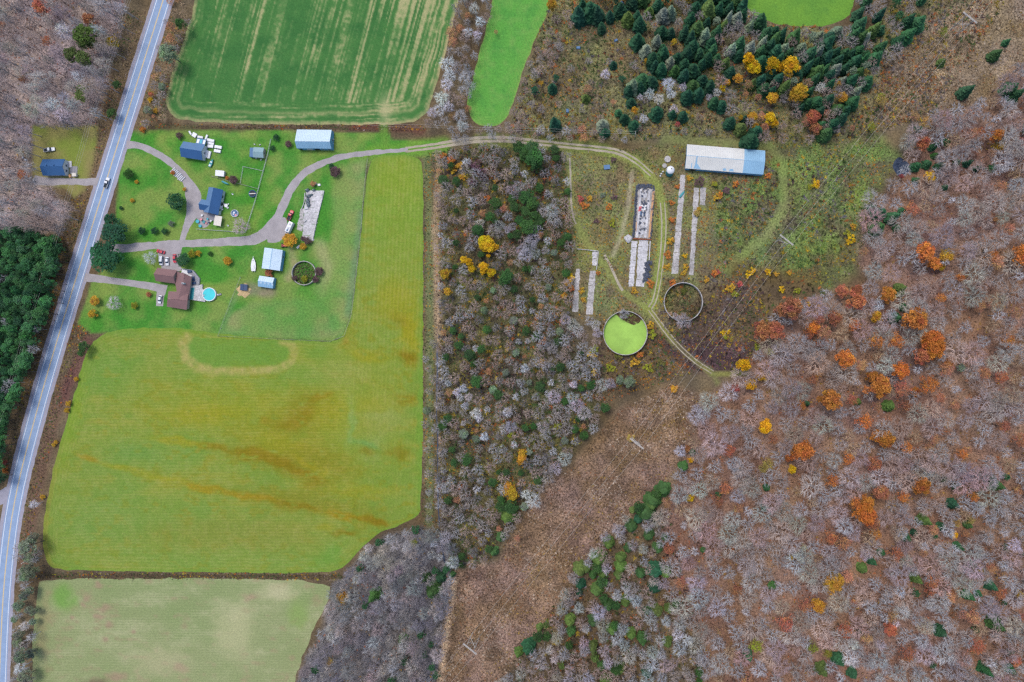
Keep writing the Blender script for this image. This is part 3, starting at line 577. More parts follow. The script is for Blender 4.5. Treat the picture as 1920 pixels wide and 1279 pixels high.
for i, (x, y, w) in enumerate(((49, 300, 1.6), (54, 310, 1.4), (44, 296, 1.2))): tag(MB().cbox(*G(x, y, 0), w, w * .6, .6, i * .7, .2).build('junk_box', M['offwhite']), ['long white box dumped at the wood edge behind the bungalow', 'white box half sunk in gravel behind the bungalow', 'smallest white box among the bare trees behind the bungalow'][i], 'box')

b, L, W = gable('workshop', 'blue-roofed white workshop with white boxes stacked around it', [(344, 266), (385, 271), (379, 301), (339, 293)], 3.2, 5.4, 'x', 'siding_white', ('roof_slate', 'roof_navy'), cap='roof_navy',  # one blue roof: slate paints its lit slope, navy its shaded slope
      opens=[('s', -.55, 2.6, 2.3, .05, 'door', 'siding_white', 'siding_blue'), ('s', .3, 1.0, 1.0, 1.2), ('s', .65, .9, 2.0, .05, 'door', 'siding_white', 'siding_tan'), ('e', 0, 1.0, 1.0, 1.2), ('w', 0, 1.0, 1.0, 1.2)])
ln = MB().slab([(0.6, W/2 - .2, 2.9), (L/2 - .2, W/2 - .2, 2.9), (L/2 - .2, W/2 + 3.2, 2.3), (.6, W/2 + 3.2, 2.3)], .12).build('lean_to_roof', M['roof_slate'], b)
for x, w, mt in ((1.6, 1.3, 'white'), (3.2, 1.1, 'turquoise'), (4.9, 1.2, 'white')): MB().slab([(x - w/2, W/2 + .4, 2.83), (x + w/2, W/2 + .4, 2.83), (x + w/2, W/2 + 2.7, 2.43), (x - w/2, W/2 + 2.7, 2.43)], .05).build('skylight', M[mt], ln)
for x in (.8, L/2 - .4): MB().box(x - .08, x + .08, W/2 + 2.9, W/2 + 3.06, 0, 2.3).build('post', M['siding_white'], b)
WB = [(396.5, 264, 13, 5, 12, 'farthest of the white boxes in front of the workshop lean-to'), (396, 269.5, 13, 4.4, 12, 'white box lying second in the row off the workshop lean-to corner'), (395.5, 275, 11.5, 5.5, 6, 'white box nearest the workshop wall in the row off its lean-to'), (410.5, 276.5, 13, 5.5, 9, 'upper white box of the pair lying out on the lawn by the workshop'), (409, 284, 12, 5.5, 10, 'lower white box of the pair lying out on the lawn by the workshop'),
      (384.5, 286, 13, 4, -78, 'upright-lying white box touching the workshop gable wall'), (388.5, 289.5, 13.5, 4.2, -76, 'middle of three parallel white boxes beside the workshop gable'), (393.5, 291, 13.5, 4.6, -76, 'outermost of three parallel white boxes beside the workshop gable'), (388, 259, 11, 3.4, -70, 'narrow white box standing off the lean-to corner of the workshop'), (366, 254, 8, 8, 30, 'bulky white wrapped box behind the workshop lean-to'), (377, 258, 10, 4, 10, 'grey-white box behind the workshop lean-to'), (358, 250, 7, 3, 60, 'narrow white box by the bare shrub behind the workshop')]
for x, y, l, w, a, lb in WB:
    o = empty('storage_box', G(x, y, 0), -math.radians(a), lb, 'box', 'white boxes around the workshop'); l /= S; w /= S
    MB().box(-l/2, l/2, -w/2, w/2, .1, .75).build('body', M['offwhite'], o); MB().loft([[(x_, -w/2 - .04, .76), (x_, w/2 + .04, .76), (x_, w/2 - .15, .95), (x_, -w/2 + .15, .95)] for x_ in (-l/2 - .04, l/2 + .04)]).build('lid', M['white'], o)
bs = empty('beam_stack', G(333, 327, 0), -math.radians(45), 'stack of long grey-white beams laid across the curve of the drive', 'beams')
for i in range(9): MB().box(-3.8 + i * .95, -3.2 + i * .95, -1.9 + .25 * (i % 3), 1.9 - .2 * ((i + 1) % 3), .0, .45 + .1 * (i % 2)).build('beam', M['offwhite'], bs)

b, L, W = gable('garden_shed', 'small grey-teal roofed shed with a flat annex by the white fence', [(475, 276), (495, 277), (494, 296), (475, 295)], 2.5, 3.3, 'x', 'siding_tan', ('roof_teal', 'roof_teal'), inset=.25, cap='roof_teal', opens=[('s', .2, 1.2, 1.9, .05, 'door', 'siding_white', 'siding_tan'), ('e', 0, .8, .8, 1.2)])
MB().box(-L/2 - 2.2, -L/2 + .2, -W/2 + .3, W/2 - .2, 0, 2.1).build('annex', M['roof_slate'], b)
for i, (x, y) in enumerate(((481, 297), (490, 300), (497, 287), (478, 271), (488, 272))): tag(MB().cbox(*G(x, y, 0), .9, .5, .5, i * .9, .1).build('bucket', M['offwhite']), ['white bucket in front of the grey-teal shed door', 'white bucket at the fence-side corner of the grey-teal shed', 'white bucket against the fence-side wall of the grey-teal shed', 'white bucket behind the grey-teal shed', 'white bucket behind the shed nearest the fence'][i], 'bucket')

b, L, W = gable('barn', 'blue-walled barn with pale metal roof beside the gravel drive', [(556.5, 243), (621.5, 243.5), (621.5, 279), (556.5, 278)], 3.6, 6.0, 'x', 'siding_blue', ('roof_pale', 'roof_blue'), inset=.12, ribs=.9, cap='roof_pale', ro=-1.9,  # bluer sheet on the south slope paints its shade
      opens=[('s', .1, 3.0, 2.9, .02, 'door', 'siding_blue', 'black'), ('s', -.86, 1.6, 2.0, .4, 'door', 'siding_blue', 'black'), ('s', -.35, 3.0, 2.2, .05, 'door', 'roof_pale', 'offwhite'), ('s', .45, 1.0, 1.0, 1.3), ('s', .8, 1.6, 1.0, 1.2), ('e', 0, 1, 1, 1.2), ('w', 0, 1, 1, 1.2)])  # black panels paint the dark inside of the open doorways
for i, (x, y) in enumerate(((624.5, 250), (625, 262), (624.5, 270))): tag(MB().cbox(*G(x, y, 0), 1.1, .8, .7, .4 * i, .15).build('rubble_block', M['concrete']), ['pale block by the barn gable nearest the ditch', 'pale block at the middle of the barn gable', 'pale block by the barn gable nearest the drive'][i], 'block')

b, L, W = gable('house', 'long blue-roofed house with a cross gable and cluttered terrace', [(390.5, 350.5), (419.5, 356.5), (408, 403), (383, 398)], 3.0, 5.3, 'y', 'siding_white', ('roof_slate', 'roof_navy'), cap='roof_navy',  # light put into the roof colour: brighter lit slope, darker shaded slope
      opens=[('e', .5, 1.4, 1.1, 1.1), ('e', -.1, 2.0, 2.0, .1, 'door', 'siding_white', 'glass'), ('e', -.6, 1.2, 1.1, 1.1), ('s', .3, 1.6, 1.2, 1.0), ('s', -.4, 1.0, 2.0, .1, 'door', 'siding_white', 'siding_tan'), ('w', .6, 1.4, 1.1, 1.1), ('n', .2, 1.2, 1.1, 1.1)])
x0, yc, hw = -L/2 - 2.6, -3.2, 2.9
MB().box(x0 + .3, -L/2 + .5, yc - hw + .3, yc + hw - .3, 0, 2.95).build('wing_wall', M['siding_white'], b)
MB().slab([(x0, yc, 4.9), (x0, yc - hw, 3.0), (-1.2, yc - hw, 3.0), (-.4, yc, 4.9)], .15).build('roof', M['roof_navy'], b); MB().slab([(-.4, yc, 4.9), (-1.2, yc + hw, 3.0), (x0, yc + hw, 3.0), (x0, yc, 4.9)], .15).build('roof', M['roof_slate'], b)  # wing roof likewise: shaded slope painted navy, lit slope slate
MB().add([(x0 + .3, yc - hw + .3, 2.95), (x0 + .3, yc + hw - .3, 2.95), (x0 + .3, yc, 4.6)], [(0, 2, 1)]).build('gable', M['siding_white'], b)
MB().box(-L/2 + .4, L/2 - 1.5, -W/2 - 3.4, -W/2 + .2, 0, .25).build('terrace', M['wood_grey'], b)
cn = empty('canopy', G(408.5, 414, 2.4), -.18, 'cream rectangular canopy on four posts at the terrace end', 'canopy')
MB().slab([(-2.0, -2.7, 2.45), (2.0, -2.7, 2.45), (2.0, 2.7, 2.55), (-2.0, 2.7, 2.55)], .1).build('roof', M['cream'], cn)
for sx in (-1.8, 1.8):
    for sy in (-2.5, 2.5): MB().box(sx - .05, sx + .05, sy - .05, sy + .05, 0, 2.4).build('post', M['siding_white'], cn)
for nm, x, y, r, h, mt, lb in (('tub', 371.5, 415.5, 1.0, .5, 'turquoise', 'turquoise round tub at the edge of the gravel yard'), ('tub', 376.5, 424, .85, .5, 'turquoise', 'turquoise tub on the grass nearest the house fence'), ('table', 378.5, 412, .7, .7, 'pink', 'pink round table on the terrace of the long blue house'), ('tub', 383.5, 416.5, .8, .6, 'teal', 'teal tub among the terrace clutter'), ('table', 390.5, 411, .55, .7, 'turquoise', 'small turquoise table close to the long blue house'), ('planter', 396.5, 414.5, .5, .5, 'white', 'white planter beside the cream canopy'), ('planter', 380, 404, .6, .6, 'white', 'white planter at the terrace step of the long blue house'), ('planter', 387.5, 419, .5, .5, 'pink', 'pink planter on the terrace edge facing the fence'), ('barrel', 393, 418, .45, .8, 'navy', 'navy barrel on the terrace beside the canopy')):
    t = empty(nm, G(x, y, 0), 0, lb, nm); MB().lathe([(r * .85, .25), (r * .85, .02), (r, h + .25), (r * .9, h + .25)], 14).build('body', M[mt], t); MB().disc(r * .9, h + .18, 14).build('top', M[mt], t)
def patio_set(px, py, lb):
    t = empty('patio_table', G(px, py, 0), .4, lb, 'table'); MB().lathe([(.001, .74), (1.0, .74), (1.0, .7), (.001, .7)], 16).build('top', M['white'], t); MB().tube([(0, 0, 0), (0, 0, .72)], .06).build('leg', M['white'], t)
patio_set(425, 386, 'white round garden table beside the patterned paddling pool'); patio_set(416, 388, 'white round garden table against the house back wall')
for i, (x, y, a) in enumerate(((421, 383, 0), (428, 390, 2), (429, 383, 4), (418, 393, 1), (428.5, 423.5, .6), (437, 364.5, .4), (412, 394, .3))):
    t = empty('garden_chair', G(x, y, 0), a, ['white garden chair between the two round tables', 'white garden chair nearest the patterned paddling pool', 'white garden chair beyond the round table from the house', 'white garden chair below the house-side round table', 'white lounge chair alone near the long white fence', 'weathered white chair alone on the back lawn', 'white garden chair close to the canopy'][i], 'chair')
    MB().box(-.35, .35, -.35, .35, .38, .45).build('seat', M['white'], t); MB().box(-.35, .35, .3, .38, .45, 1.0).build('backrest', M['white'], t)
    for sx in (-.3, .3):
        for sy in (-.3, .3): MB().box(sx - .04, sx + .04, sy - .04, sy + .04, 0, .38).build('leg', M['white'], t)
t = empty('paddling_pool', G(441, 400.5, 0), 0, 'round paddling pool with blue and red patterned floor', 'pool')
MB().lathe([(2.0, 0), (2.1, .5), (2.0, .85), (1.85, .8), (1.85, .3)], 32).build('wall', M['white'], t); MB().disc(1.86, .32, 32).build('floor', M['roof_slate'], t)
for x, y, r, mt in ((.4, -.9, .6, 'pink'), (-.5, .5, .5, 'white'), (.8, .5, .4, 'navy'), (-.9, -.4, .35, 'white')): MB().disc(r, .34, 12, x, y).build('print', M[mt], t)
t = empty('trampoline', G(473, 363, .8), .05, 'round dark trampoline with a beige band inside the white fence', 'trampoline')
MB().disc(1.75, .82, 28).build('mat', M['black'], t); MB().lathe([(1.7, .8), (1.95, .86), (2.0, .8), (1.95, .74)], 28).build('rim', M['roof_navy'], t); MB().box(-1.8, 1.8, -.25, .2, .84, .88).build('band', M['cream'], t)
for k in range(6): a = k * 1.0472; MB().tube([(1.9 * math.cos(a), 1.9 * math.sin(a), 0), (1.9 * math.cos(a), 1.9 * math.sin(a), .8)], .04).build('leg', M['steel'], t)
t = empty('wagon', G(416, 327, 0), -.1, 'white box wagon with an orange drawbar behind the long blue house', 'wagon')
MB().box(-2.3, 2.3, -1.4, 1.5, .6, 2.1).build('box', M['offwhite'], t); MB().slab([(-2.4, -1.5, 2.15), (2.4, -1.5, 2.15), (2.4, 1.6, 2.25), (-2.4, 1.6, 2.25)], .06).build('roof', M['white'], t); MB().tube([(2.3, -.8, .6), (3.4, -1.5, .5)], .14).build('drawbar', M['orange'], t)
for sx in (-1.4, 1.4):
    for sy in (-1.45, 1.45): MB().tube([(sx, sy - .1, .35), (sx, sy + .1, .35)], .35, 10).build('wheel', M['rubber'], t)
def boat(name, px, py, l, w, ang, hull, deck, lb, pts=None):
    t = empty(name, G(px, py, 0), ang, lb, 'boat'); n = 9; secs = []; inner = []
    for i in range(n + 1):
        u = i / n; k = (1 - max(0, (u - .35) / .65) ** 2.2) * (.80 + .2 * min(1, u / .3)); hw_ = max(.03, w / 2 * k); x = -l / 2 + l * u; sh = .15 * u * u
        secs.append([(x, -hw_, .9 + sh), (x, -hw_ * .8, .45), (x, 0, .2), (x, hw_ * .8, .45), (x, hw_, .9 + sh)]); inner.append([(x * .97, -hw_ * .9, .91 + sh), (x * .97, 0, .99 + sh), (x * .97, hw_ * .9, .91 + sh)])
    MB().loft(secs).build('hull', M[hull], t); m = MB(); k = 3
    m.add([p for q in inner for p in q], [(i * k + j, (i + 1) * k + j, (i + 1) * k + j + 1, i * k + j + 1) for i in range(n) for j in range(2)]); m.build('deck', M[deck], t)
    return t
t = boat('sailboat', 476.6, 496, 7.4, 2.7, math.pi / 2, 'white', 'white', 'white sailing boat hull laid up on the grass by the pale shed')
MB().tube([(2.0, 0, .95), (2.0, 0, 1.3)], .25, 10).build('hatch', M['concrete_dark'], t); MB().box(-2.6, -.6, -.5, .5, 1.0, 1.25).build('cabin', M['white'], t); MB().tube([(3.4, 0, 1.05), (4.4, 0, 1.15)], .12, 6).build('bowsprit', M['white'], t)
for sy in (-.5, .5): MB().tube([(-3.4, sy, .9), (-4.3, sy, .6)], .1, 6).build('rudder', M['offwhite'], t)
for sx in (-1.8, 1.2): MB().box(sx - .15, sx + .15, -1.0, 1.0, 0, .5).build('cradle', M['wood_grey'], t)
t = boat('rowing_boat', 397.5, 306.5, 4.6, 1.7, math.radians(65), 'teal', 'teal', 'teal and white rowing boat on the lawn beside the workshop'); MB().box(-1.9, -1.0, -.5, .5, .97, 1.2).build('thwart', M['white'], t); MB().box(.1, .8, -.5, .5, 1.05, 1.2).build('thwart', M['white'], t)
t = boat('canoe', 424, 343.5, 4.4, 1.0, math.radians(-25), 'teal', 'teal', 'teal canoe lying along the garden fence')
t = boat('canoe', 1278.5, 364.5, 4.6, 1.2, math.radians(50), 'teal', 'teal', 'teal canoe left on the cracked concrete strip by the silo')

# the brown house by the road: three wings, decks and pool
c1, L1, W1, a1 = rect([(295.6, 502), (331, 507), (329.5, 532), (291.5, 527)], 3.2)
b, L, W = gable('house', 'rambling brown-shingled house with chimney, decks and round pool', [(295.6, 502), (331, 507), (329.5, 532), (291.5, 527)], 3.2, 5.6, 'x', 'siding_tan', ('roof_brown', 'roof_brown'), cap='roof_brown',
      opens=[('s', -.4, 1.4, 1.1, 1.1), ('s', .4, 1.0, 2.0, .1, 'door', 'siding_white', 'siding_white'), ('w', .3, 1.2, 1.1, 1.1), ('w', -.4, 1.2, 1.1, 1.1), ('n', 0, 2.4, 2.1, .05, 'door', 'siding_white', 'siding_white')])
def local(px, py, z):
    p = Vector(G(px, py, z)) - Vector((c1.x, c1.y, 0)); ca, sa = math.cos(-a1), math.sin(-a1); return (p.x * ca - p.y * sa, p.x * sa + p.y * ca, z)
def roofpoly(pts, mt): vs = [local(*p) for p in pts]; n = len(vs); MB().add(vs + [(x, y, z - .15) for x, y, z in vs], [tuple(range(n)), tuple(range(2 * n - 1, n - 1, -1))] + [(i, n + i, n + (i + 1) % n, (i + 1) % n) for i in range(n)]).build('roof', M[mt], b)
roofpoly([(331, 509, 3.1), (329.7, 531, 3.1), (345, 522, 5.4), (346, 514, 4.4)][::-1], 'roof_brown')
roofpoly([(342, 511, 3.2), (345, 518, 5.2), (334, 562, 5.2), (329, 533, 3.2), (330, 520, 3.2)], 'roof_brown'); roofpoly([(342, 511, 3.2), (359, 519, 3.2), (353, 564, 3.2), (334, 562, 5.2), (345, 518, 5.2)][::-1], 'roof_brown')
roofpoly([(316, 546, 3.15), (331, 547, 4.2), (334, 562, 5.15), (314, 560, 5.15)], 'roof_brown'); roofpoly([(331, 547, 4.25), (353, 548, 3.25), (351.5, 564, 5.2), (334, 562, 5.2)], 'roof_brown'); roofpoly([(314, 560.3, 5.1), (351.5, 564.3, 5.1), (350, 581, 3.15), (312.5, 575, 3.15)], 'roof_brown')
for pts in ([(332, 511), (357, 520), (351, 560), (331, 548)], [(317, 548), (351, 550), (348.5, 579), (314, 573.5)]): MB().prism([local(x, y, 3.0)[:2] for x, y in pts][::-1], 0, 3.02).build('wall', M['siding_tan'], b)
p = local(344, 531.5, 5.5); ch = MB().box(p[0] - .55, p[0] + .55, p[1] - .4, p[1] + .4, 3.4, 6.3).build('chimney', M['siding_white'], b); MB().box(p[0] - .3, p[0] + .3, p[1] - .2, p[1] + .2, 6.3, 6.5).build('flue', M['black'], ch)
dk = MB().prism([local(x, y, 1)[:2] for x, y in ((338, 503), (362, 507), (374, 522), (373, 534), (360, 535), (359, 519), (341, 511))][::-1], 0, .6).build('deck', M['wood_grey'], b)
for (xa, ya), (xb, yb) in (((338, 503), (362, 507)), ((362, 507), (374, 522)), ((374, 522), (373, 534))):
    A, B = Vector(local(xa, ya, .6)), Vector(local(xb, yb, .6)); r_ = MB().tube([A + Vector((0, 0, .95)), B + Vector((0, 0, .95))], .07, 6).build('railing', M['siding_white'], b)
    for k in range(4): q_ = A.lerp(B, (k + .5) / 4); MB().box(q_.x - .06, q_.x + .06, q_.y - .06, q_.y + .06, .6, 1.5).build('post', M['siding_white'], r_)
MB().prism([local(x, y, 1)[:2] for x, y in ((341, 505), (353, 508), (352, 514), (359, 516), (358, 519), (346, 514), (339, 512))][::-1], .6, .66).build('awning', M['white'], b)
for (x, y, w, l) in ((356, 509, 2.6, 1.5), (362, 523, 2.0, 2.6), (364, 531, 2.2, 1.4)): q_ = local(x, y, .6); MB().cbox(q_[0], q_[1], .6, w, l, .5, .3, .1).build('planter', M['navy'], b)
d2 = MB().prism([local(x, y, 1)[:2] for x, y in ((356, 536), (372, 535), (379, 533), (379, 541), (386, 548), (384, 566), (356, 562))][::-1], 0, .9).build('pool_deck', M['concrete'], b)
q_ = [local(x, y, .9)[:2] for x, y in ((357.5, 540), (365, 539), (362.5, 562), (355, 561.5))]; MB().prism(q_[::-1], .9, .94).build('deck_mat', M['teal'], b)
t = empty('swimming_pool', G(392.5, 552, 1), 0, 'round turquoise swimming pool with white rim beside the brown house', 'pool')
MB().lathe([(3.65, 0), (3.65, 1.25), (3.75, 1.3), (3.4, 1.3), (3.4, .8)], 40).build('wall', M['white'], t); MB().disc(3.45, 1.12, 40).build('water', M['pool'], t)
t = empty('pool_ladder', G(382, 554, 1), .2, 'white ladder joining the deck and the round pool', 'ladder')
for s_ in (-.35, .35): MB().tube([(-.8, s_, .8), (0, s_, 2.0), (.9, s_, 1.3)], .07).build('rail', M['white'], t)
MB().box(-.2, .2, -.35, .35, 1.5, 1.56).build('step', M['white'], t)
t = empty('pool_pump', G(410, 553, 0), .3, 'grey pool pump and filter standing beside the round pool', 'pump'); MB().lathe([(.5, 0), (.55, .8), (.3, 1.1), (.001, 1.15)], 12).build('filter', M['offwhite'], t); MB().box(.5, 1.7, -.5, .4, 0, .5).build('motor', M['wood_grey'], t)
for i, (x, y, lb) in enumerate(((375, 549, 'white table on the pool deck nearest the teal mat'), (380, 557, 'white table on the pool deck nearest the pool'))): patio_set(x, y, lb)

b, L, W = gable('shed', 'pale-blue metal roofed shed with lengthwise ridge by the round foundation ring', [(496, 464.5), (530.6, 469), (524.2, 508), (490.6, 503)], 3.4, 4.8, 'y', 'siding_blue', ('roof_pale', 'roof_pale'), inset=.12, ribs=.8, cap='roof_blue', opens=[('s', .3, 2.6, 2.6, .02, 'door', 'siding_blue', 'black'), ('w', 0, 1, 1, 1.2), ('e', .4, 1, 1, 1.2)])
b, L, W = gable('shed', 'smaller blue and white striped roof shed below the pale-blue shed', [(486.3, 517), (515, 521), (511, 541), (484, 537)], 2.6, 3.6, 'x', 'siding_blue', ('roof_pale', 'roof_blue'), inset=.12, ribs=1.1, cap=None, opens=[('s', .0, 2.2, 2.1, .02, 'door', 'siding_blue', 'black')])
for i in range(4): x = -L/2 + 1.2 + i * 2.1; MB().slab([(x, -.3, 3.52), (x + .9, -.3, 3.52), (x + .9, -W/2 + 1.3, 2.98), (x, -W/2 + 1.3, 2.98)][::-1], -.03).build('skylight', M['roof_pale'], b)
t = empty('animal_shelter', G(456.8, 538.8, 1.5), -.05, 'small navy-topped shelter standing in loose hay', 'shelter')
MB().slab([(-1.9, -1.7, 1.5), (-.04, -1.7, 1.6), (-.04, 1.7, 1.6), (-1.9, 1.7, 1.5)], .08).build('roof', M['navy'], t); MB().slab([(.04, -1.7, 1.6), (1.9, -1.7, 1.5), (1.9, 1.7, 1.5), (.04, 1.7, 1.6)], .08).build('roof', M['navy'], t)
MB().box(-1.7, 1.7, 1.45, 1.55, 0, 1.4).build('wall', M['wood_grey'], t); [MB().box(s_ * 1.65 - .06, s_ * 1.65 + .06, -1.5, 1.45, 0, 1.4).build('wall', M['wood_grey'], t) for s_ in (-1, 1)]
m = MB(); n = 22
m.lathe([(3.6 * 1.0, .01), (2.6, .25), (1.4, .4), (.01, .42)], n); m.v = [(x * (1 + .25 * math.sin(7 * math.atan2(y, x))) , y * (1 + .2 * math.cos(5 * math.atan2(y, x))), z) for x, y, z in m.v]
o = m.build('hay_heap', M['hay']); o.location = G(457, 545, 0); tag(o, 'loose straw-coloured hay heap round the navy-topped shelter', 'hay', kind='stuff')
# ---------------------------------------------------------------- farm ruins: barn, silo, tanks, slabs
b, L, W = gable('barn', 'long white and pale-blue metal barn at the end of the track', [(1288, 270.6), (1435, 282.5), (1431, 327.5), (1285, 315.6)], 3.8, 5.8, 'x', 'siding_blue', ('roof_white', 'roof_white'), inset=.12, ribs=1.0, cap=None, split=(.735, 'roof_blue'),
      opens=[('s', -.8, 3.4, 3.0, .02, 'door', 'siding_blue', 'black'), ('s', -.3, 1.2, 1.0, 1.4), ('s', .1, 1.2, 1.0, 1.4), ('s', .6, 3.0, 2.8, .02, 'door', 'siding_blue', 'siding_blue'), ('e', 0, 3.4, 3.0, .02, 'door', 'siding_blue', 'black'), ('w', 0, 3.4, 3.0, .02, 'door', 'siding_blue', 'black')])
sl = 2.0 / (W / 2)
def onroof(x, t, lift=.02): return (x, -t * W / 2, 5.8 - 2.0 * t + lift)
for pts in ([(-.745, .02), (-.715, .02), (-.71, .55), (-.6, .97), (-.79, .97), (-.76, .6)], [(-.86, .55), (-.835, .55), (-.835, .96), (-.86, .96)], [(-.05, .8), (.02, .72), (.06, .93), (-.03, .97)], [(.13, .78), (.22, .76), (.24, .95), (.12, .95)]):
    MB().add([onroof(x * L / 2, t) for x, t in pts], [tuple(range(len(pts)))]).build('bare_sheet', M['roof_blue'], b)
MB().box(-L/2, L/2, -.12, .12, 5.77, 5.83).build('ridge_cap', M['roof_blue'], b)
t = empty('feed_silo', G(1257.5, 318, 7.5), 0, 'white-domed teal-sided silo beside the long barn', 'silo')
MB().lathe([(2.1, 0), (2.1, 6.6)], 28).build('wall', M['teal'], t); dm = MB().lathe([(2.2, 6.55), (2.15, 6.8), (1.8, 7.3), (1.1, 7.75), (.3, 7.95), (.001, 8.0)], 28).build('dome', M['white'], t, True); MB().lathe([(.3, 7.7), (.3, 8.15), (.001, 8.2)], 10, .5, .4).build('cap', M['black'], t)
MB().tube([(0, 2.15, 0), (0, 2.15, 7.2)], .12).build('filler_pipe', M['steel'], t)
for i, (x, y, r, h) in enumerate(((1251.5, 299, 1.75, .8), (1246, 311, 1.25, .5))):
    t = empty('round_pad', G(x, y, 0), 0, ['larger round concrete tank lid above the silo', 'smaller round concrete pad beside the silo'][i], 'pad'); MB().lathe([(r, 0), (r, h), (r * .9, h + .06), (.001, h + .1)], 24).build('slab', M['concrete_dark'], t)
for i, (x, y) in enumerate(((1240, 326), (1243, 322), (1238, 330))): tag(MB().cbox(*G(x, y, 0), 1.0, .8, .6, i, .2).build('scrap_block', M['offwhite']), ['pale scrap block middle of the three by the silo', 'pale scrap block nearest the silo', 'pale scrap block farthest out from the silo'][i], 'block')
def tank(name, lb, px, py, r_px, h, filled):
    t = empty(name, G(px, py, h), 0, lb, 'tank'); r = r_px / S * (H - h) / H
    w = MB(); n = 56; pr = [(r, 0), (r, h), (r - .26, h), (r - .26, 0)]
    w.lathe(pr, n); w.build('wall', M['concrete_dark'], t); MB().lathe([(r + .04, h - .25), (r + .04, h + .03), (r - .28, h + .03), (r - .28, h - .1)], n).build('rim', M['concrete_dark'], t)
    for k in range(0, n, 7): a = 6.28319 * k / n; MB().cbox((r + .12) * math.cos(a), (r + .12) * math.sin(a), 0, .3, .3, h - .35, a).build('buttress', M['concrete_dark'], t)
    if filled: MB().disc(r - .25, h * .45, n).build('duckweed_water', M['scum'], t)
    return t, r
t, r = tank('manure_tank', 'round concrete tank brim-full of bright green duckweed', 1172.5, 624.5, 41.5, 3.6, True)
t, r = tank('manure_tank', 'round concrete tank overgrown with brown weeds inside', 1281.5, 566, 36.5, 3.6, False)
t, r = tank('silo_foundation', 'low round concrete ring full of weeds beside the pasture', 569.3, 512, 22.6, 1.5, False)

def strip_slab(lb, quad, n, mat='concrete', h=.14, name='concrete_strip'):
    q = [Vector(G(x, y, 0)) for x, y in quad]; c = sum(q, Vector()) / 4; t = empty(name, c, 0, lb, 'slab')
    for i in range(n):
        a, b_ = (i + .015) / n, (i + .985) / n; A = q[0].lerp(q[3], a) - c; B = q[1].lerp(q[2], a) - c; Cc = q[1].lerp(q[2], b_) - c; D = q[0].lerp(q[3], b_) - c
        hh = h + R.uniform(-.03, .03); ring_ = []
        for P, Q in ((D, Cc), (Cc, B), (B, A), (A, D)):
            for k in range(4): p = P.lerp(Q, k / 4); s_ = .35 if k else .15; ring_.append((p.x + R.uniform(-s_, s_), p.y + R.uniform(-s_, s_) * .5))
        MB().prism(ring_, 0, hh).build('panel', M[mat], t)
    return t
strip_slab('narrow pale concrete strip below the tyre-covered bunker', [(1184, 452), (1195, 452), (1188, 537), (1178.5, 538)], 7)
strip_slab('widest pale concrete strip below the tyre-covered bunker', [(1198, 450), (1216, 450), (1208, 538), (1192, 537)], 7)
strip_slab('long cracked concrete strip nearest the silo', [(1276, 328), (1285.6, 328), (1271, 513), (1259, 514)], 14, 'concrete_dark')
strip_slab('long overgrown concrete strip with a yellow patch', [(1301, 352), (1311, 352), (1300, 516), (1292, 516)], 12, 'concrete_dark')
strip_slab('short concrete strip in front of the long barn', [(1314, 352), (1324.5, 352), (1322, 386), (1312, 384)], 3, 'concrete_dark')
strip_slab('concrete strip nearest the woodland in the roofless pen', [(1080, 504), (1088, 504), (1084, 585), (1073, 585)], 6, 'concrete_dark')
strip_slab('concrete strip on the track side of the roofless pen', [(1106, 508), (1117, 508), (1111, 590), (1099, 590)], 6, 'concrete_dark')
strip_slab('short concrete strip at the top of the roofless pen', [(1110.5, 472), (1120.5, 472), (1118, 498), (1110, 498)], 2)
def low_wall(lb, pts, h=.8, th=.3, mat='concrete'):
    p = [Vector(G(x, y, 0)) for x, y in pts]; t = empty('low_wall', p[0], 0, lb, 'wall')
    for A, B in zip(p[:-1], p[1:]):
        d = (B - A).normalized(); n = Vector((-d.y, d.x, 0)) * th / 2; A_, B_ = A - p[0], B - p[0]; MB().prism([(v.x, v.y) for v in (A_ + n, A_ - n, B_ - n, B_ + n)], 0, h).build('wall_section', M[mat], t)
low_wall('low concrete wall closing the top of the roofless pen', [(1082, 467), (1121.5, 471)]); low_wall('low concrete wall along the track side of the roofless pen', [(1122, 472), (1118.5, 506)]); low_wall('low concrete kerb beside the tyre heap', [(1219, 452), (1217, 488)], .6, .5)
# bunker silo: boards, walls, tyres
t = empty('bunker_silo', G(1207, 398, 0), 0, 'bunker silo of concrete rows and boards edged with old tyres', 'bunker')
def bpx(x, y): p = Vector(G(x, y, 0)) - t.location; return p.x, p.y
def bquad(nm, mat, pts, z0, z1): MB().prism([bpx(x, y) for x, y in pts][::-1], z0, z1).build(nm, M[mat], t)
bquad('floor', 'concrete_dark', [(1196, 352), (1228, 354), (1220, 448), (1190, 446)], 0, .1)
for k, (xa, xb, mt) in enumerate(((1199, 1203, 'concrete'), (1207, 1209.5, 'concrete'), (1214, 1219, 'concrete'), (1222.5, 1226, 'wood'))): bquad('divider', mt, [(xa + 1, 356 + k), (xb + 1, 356 + k), (xb - 7, 446), (xa - 7, 446)], .1, .7)
for k in range(7): y = 362 + k * 11.5; bquad('cover_sheet', ('offwhite', 'concrete_dark', 'white', 'roof_slate', 'offwhite', 'concrete', 'offwhite')[k], [(1203 - k * .9, y), (1213 - k * .9 + (k % 3), y), (1212 - k * .9, y + 9), (1202.5 - k * .9, y + 9.5)], .12, .3 + .06 * (k % 3))
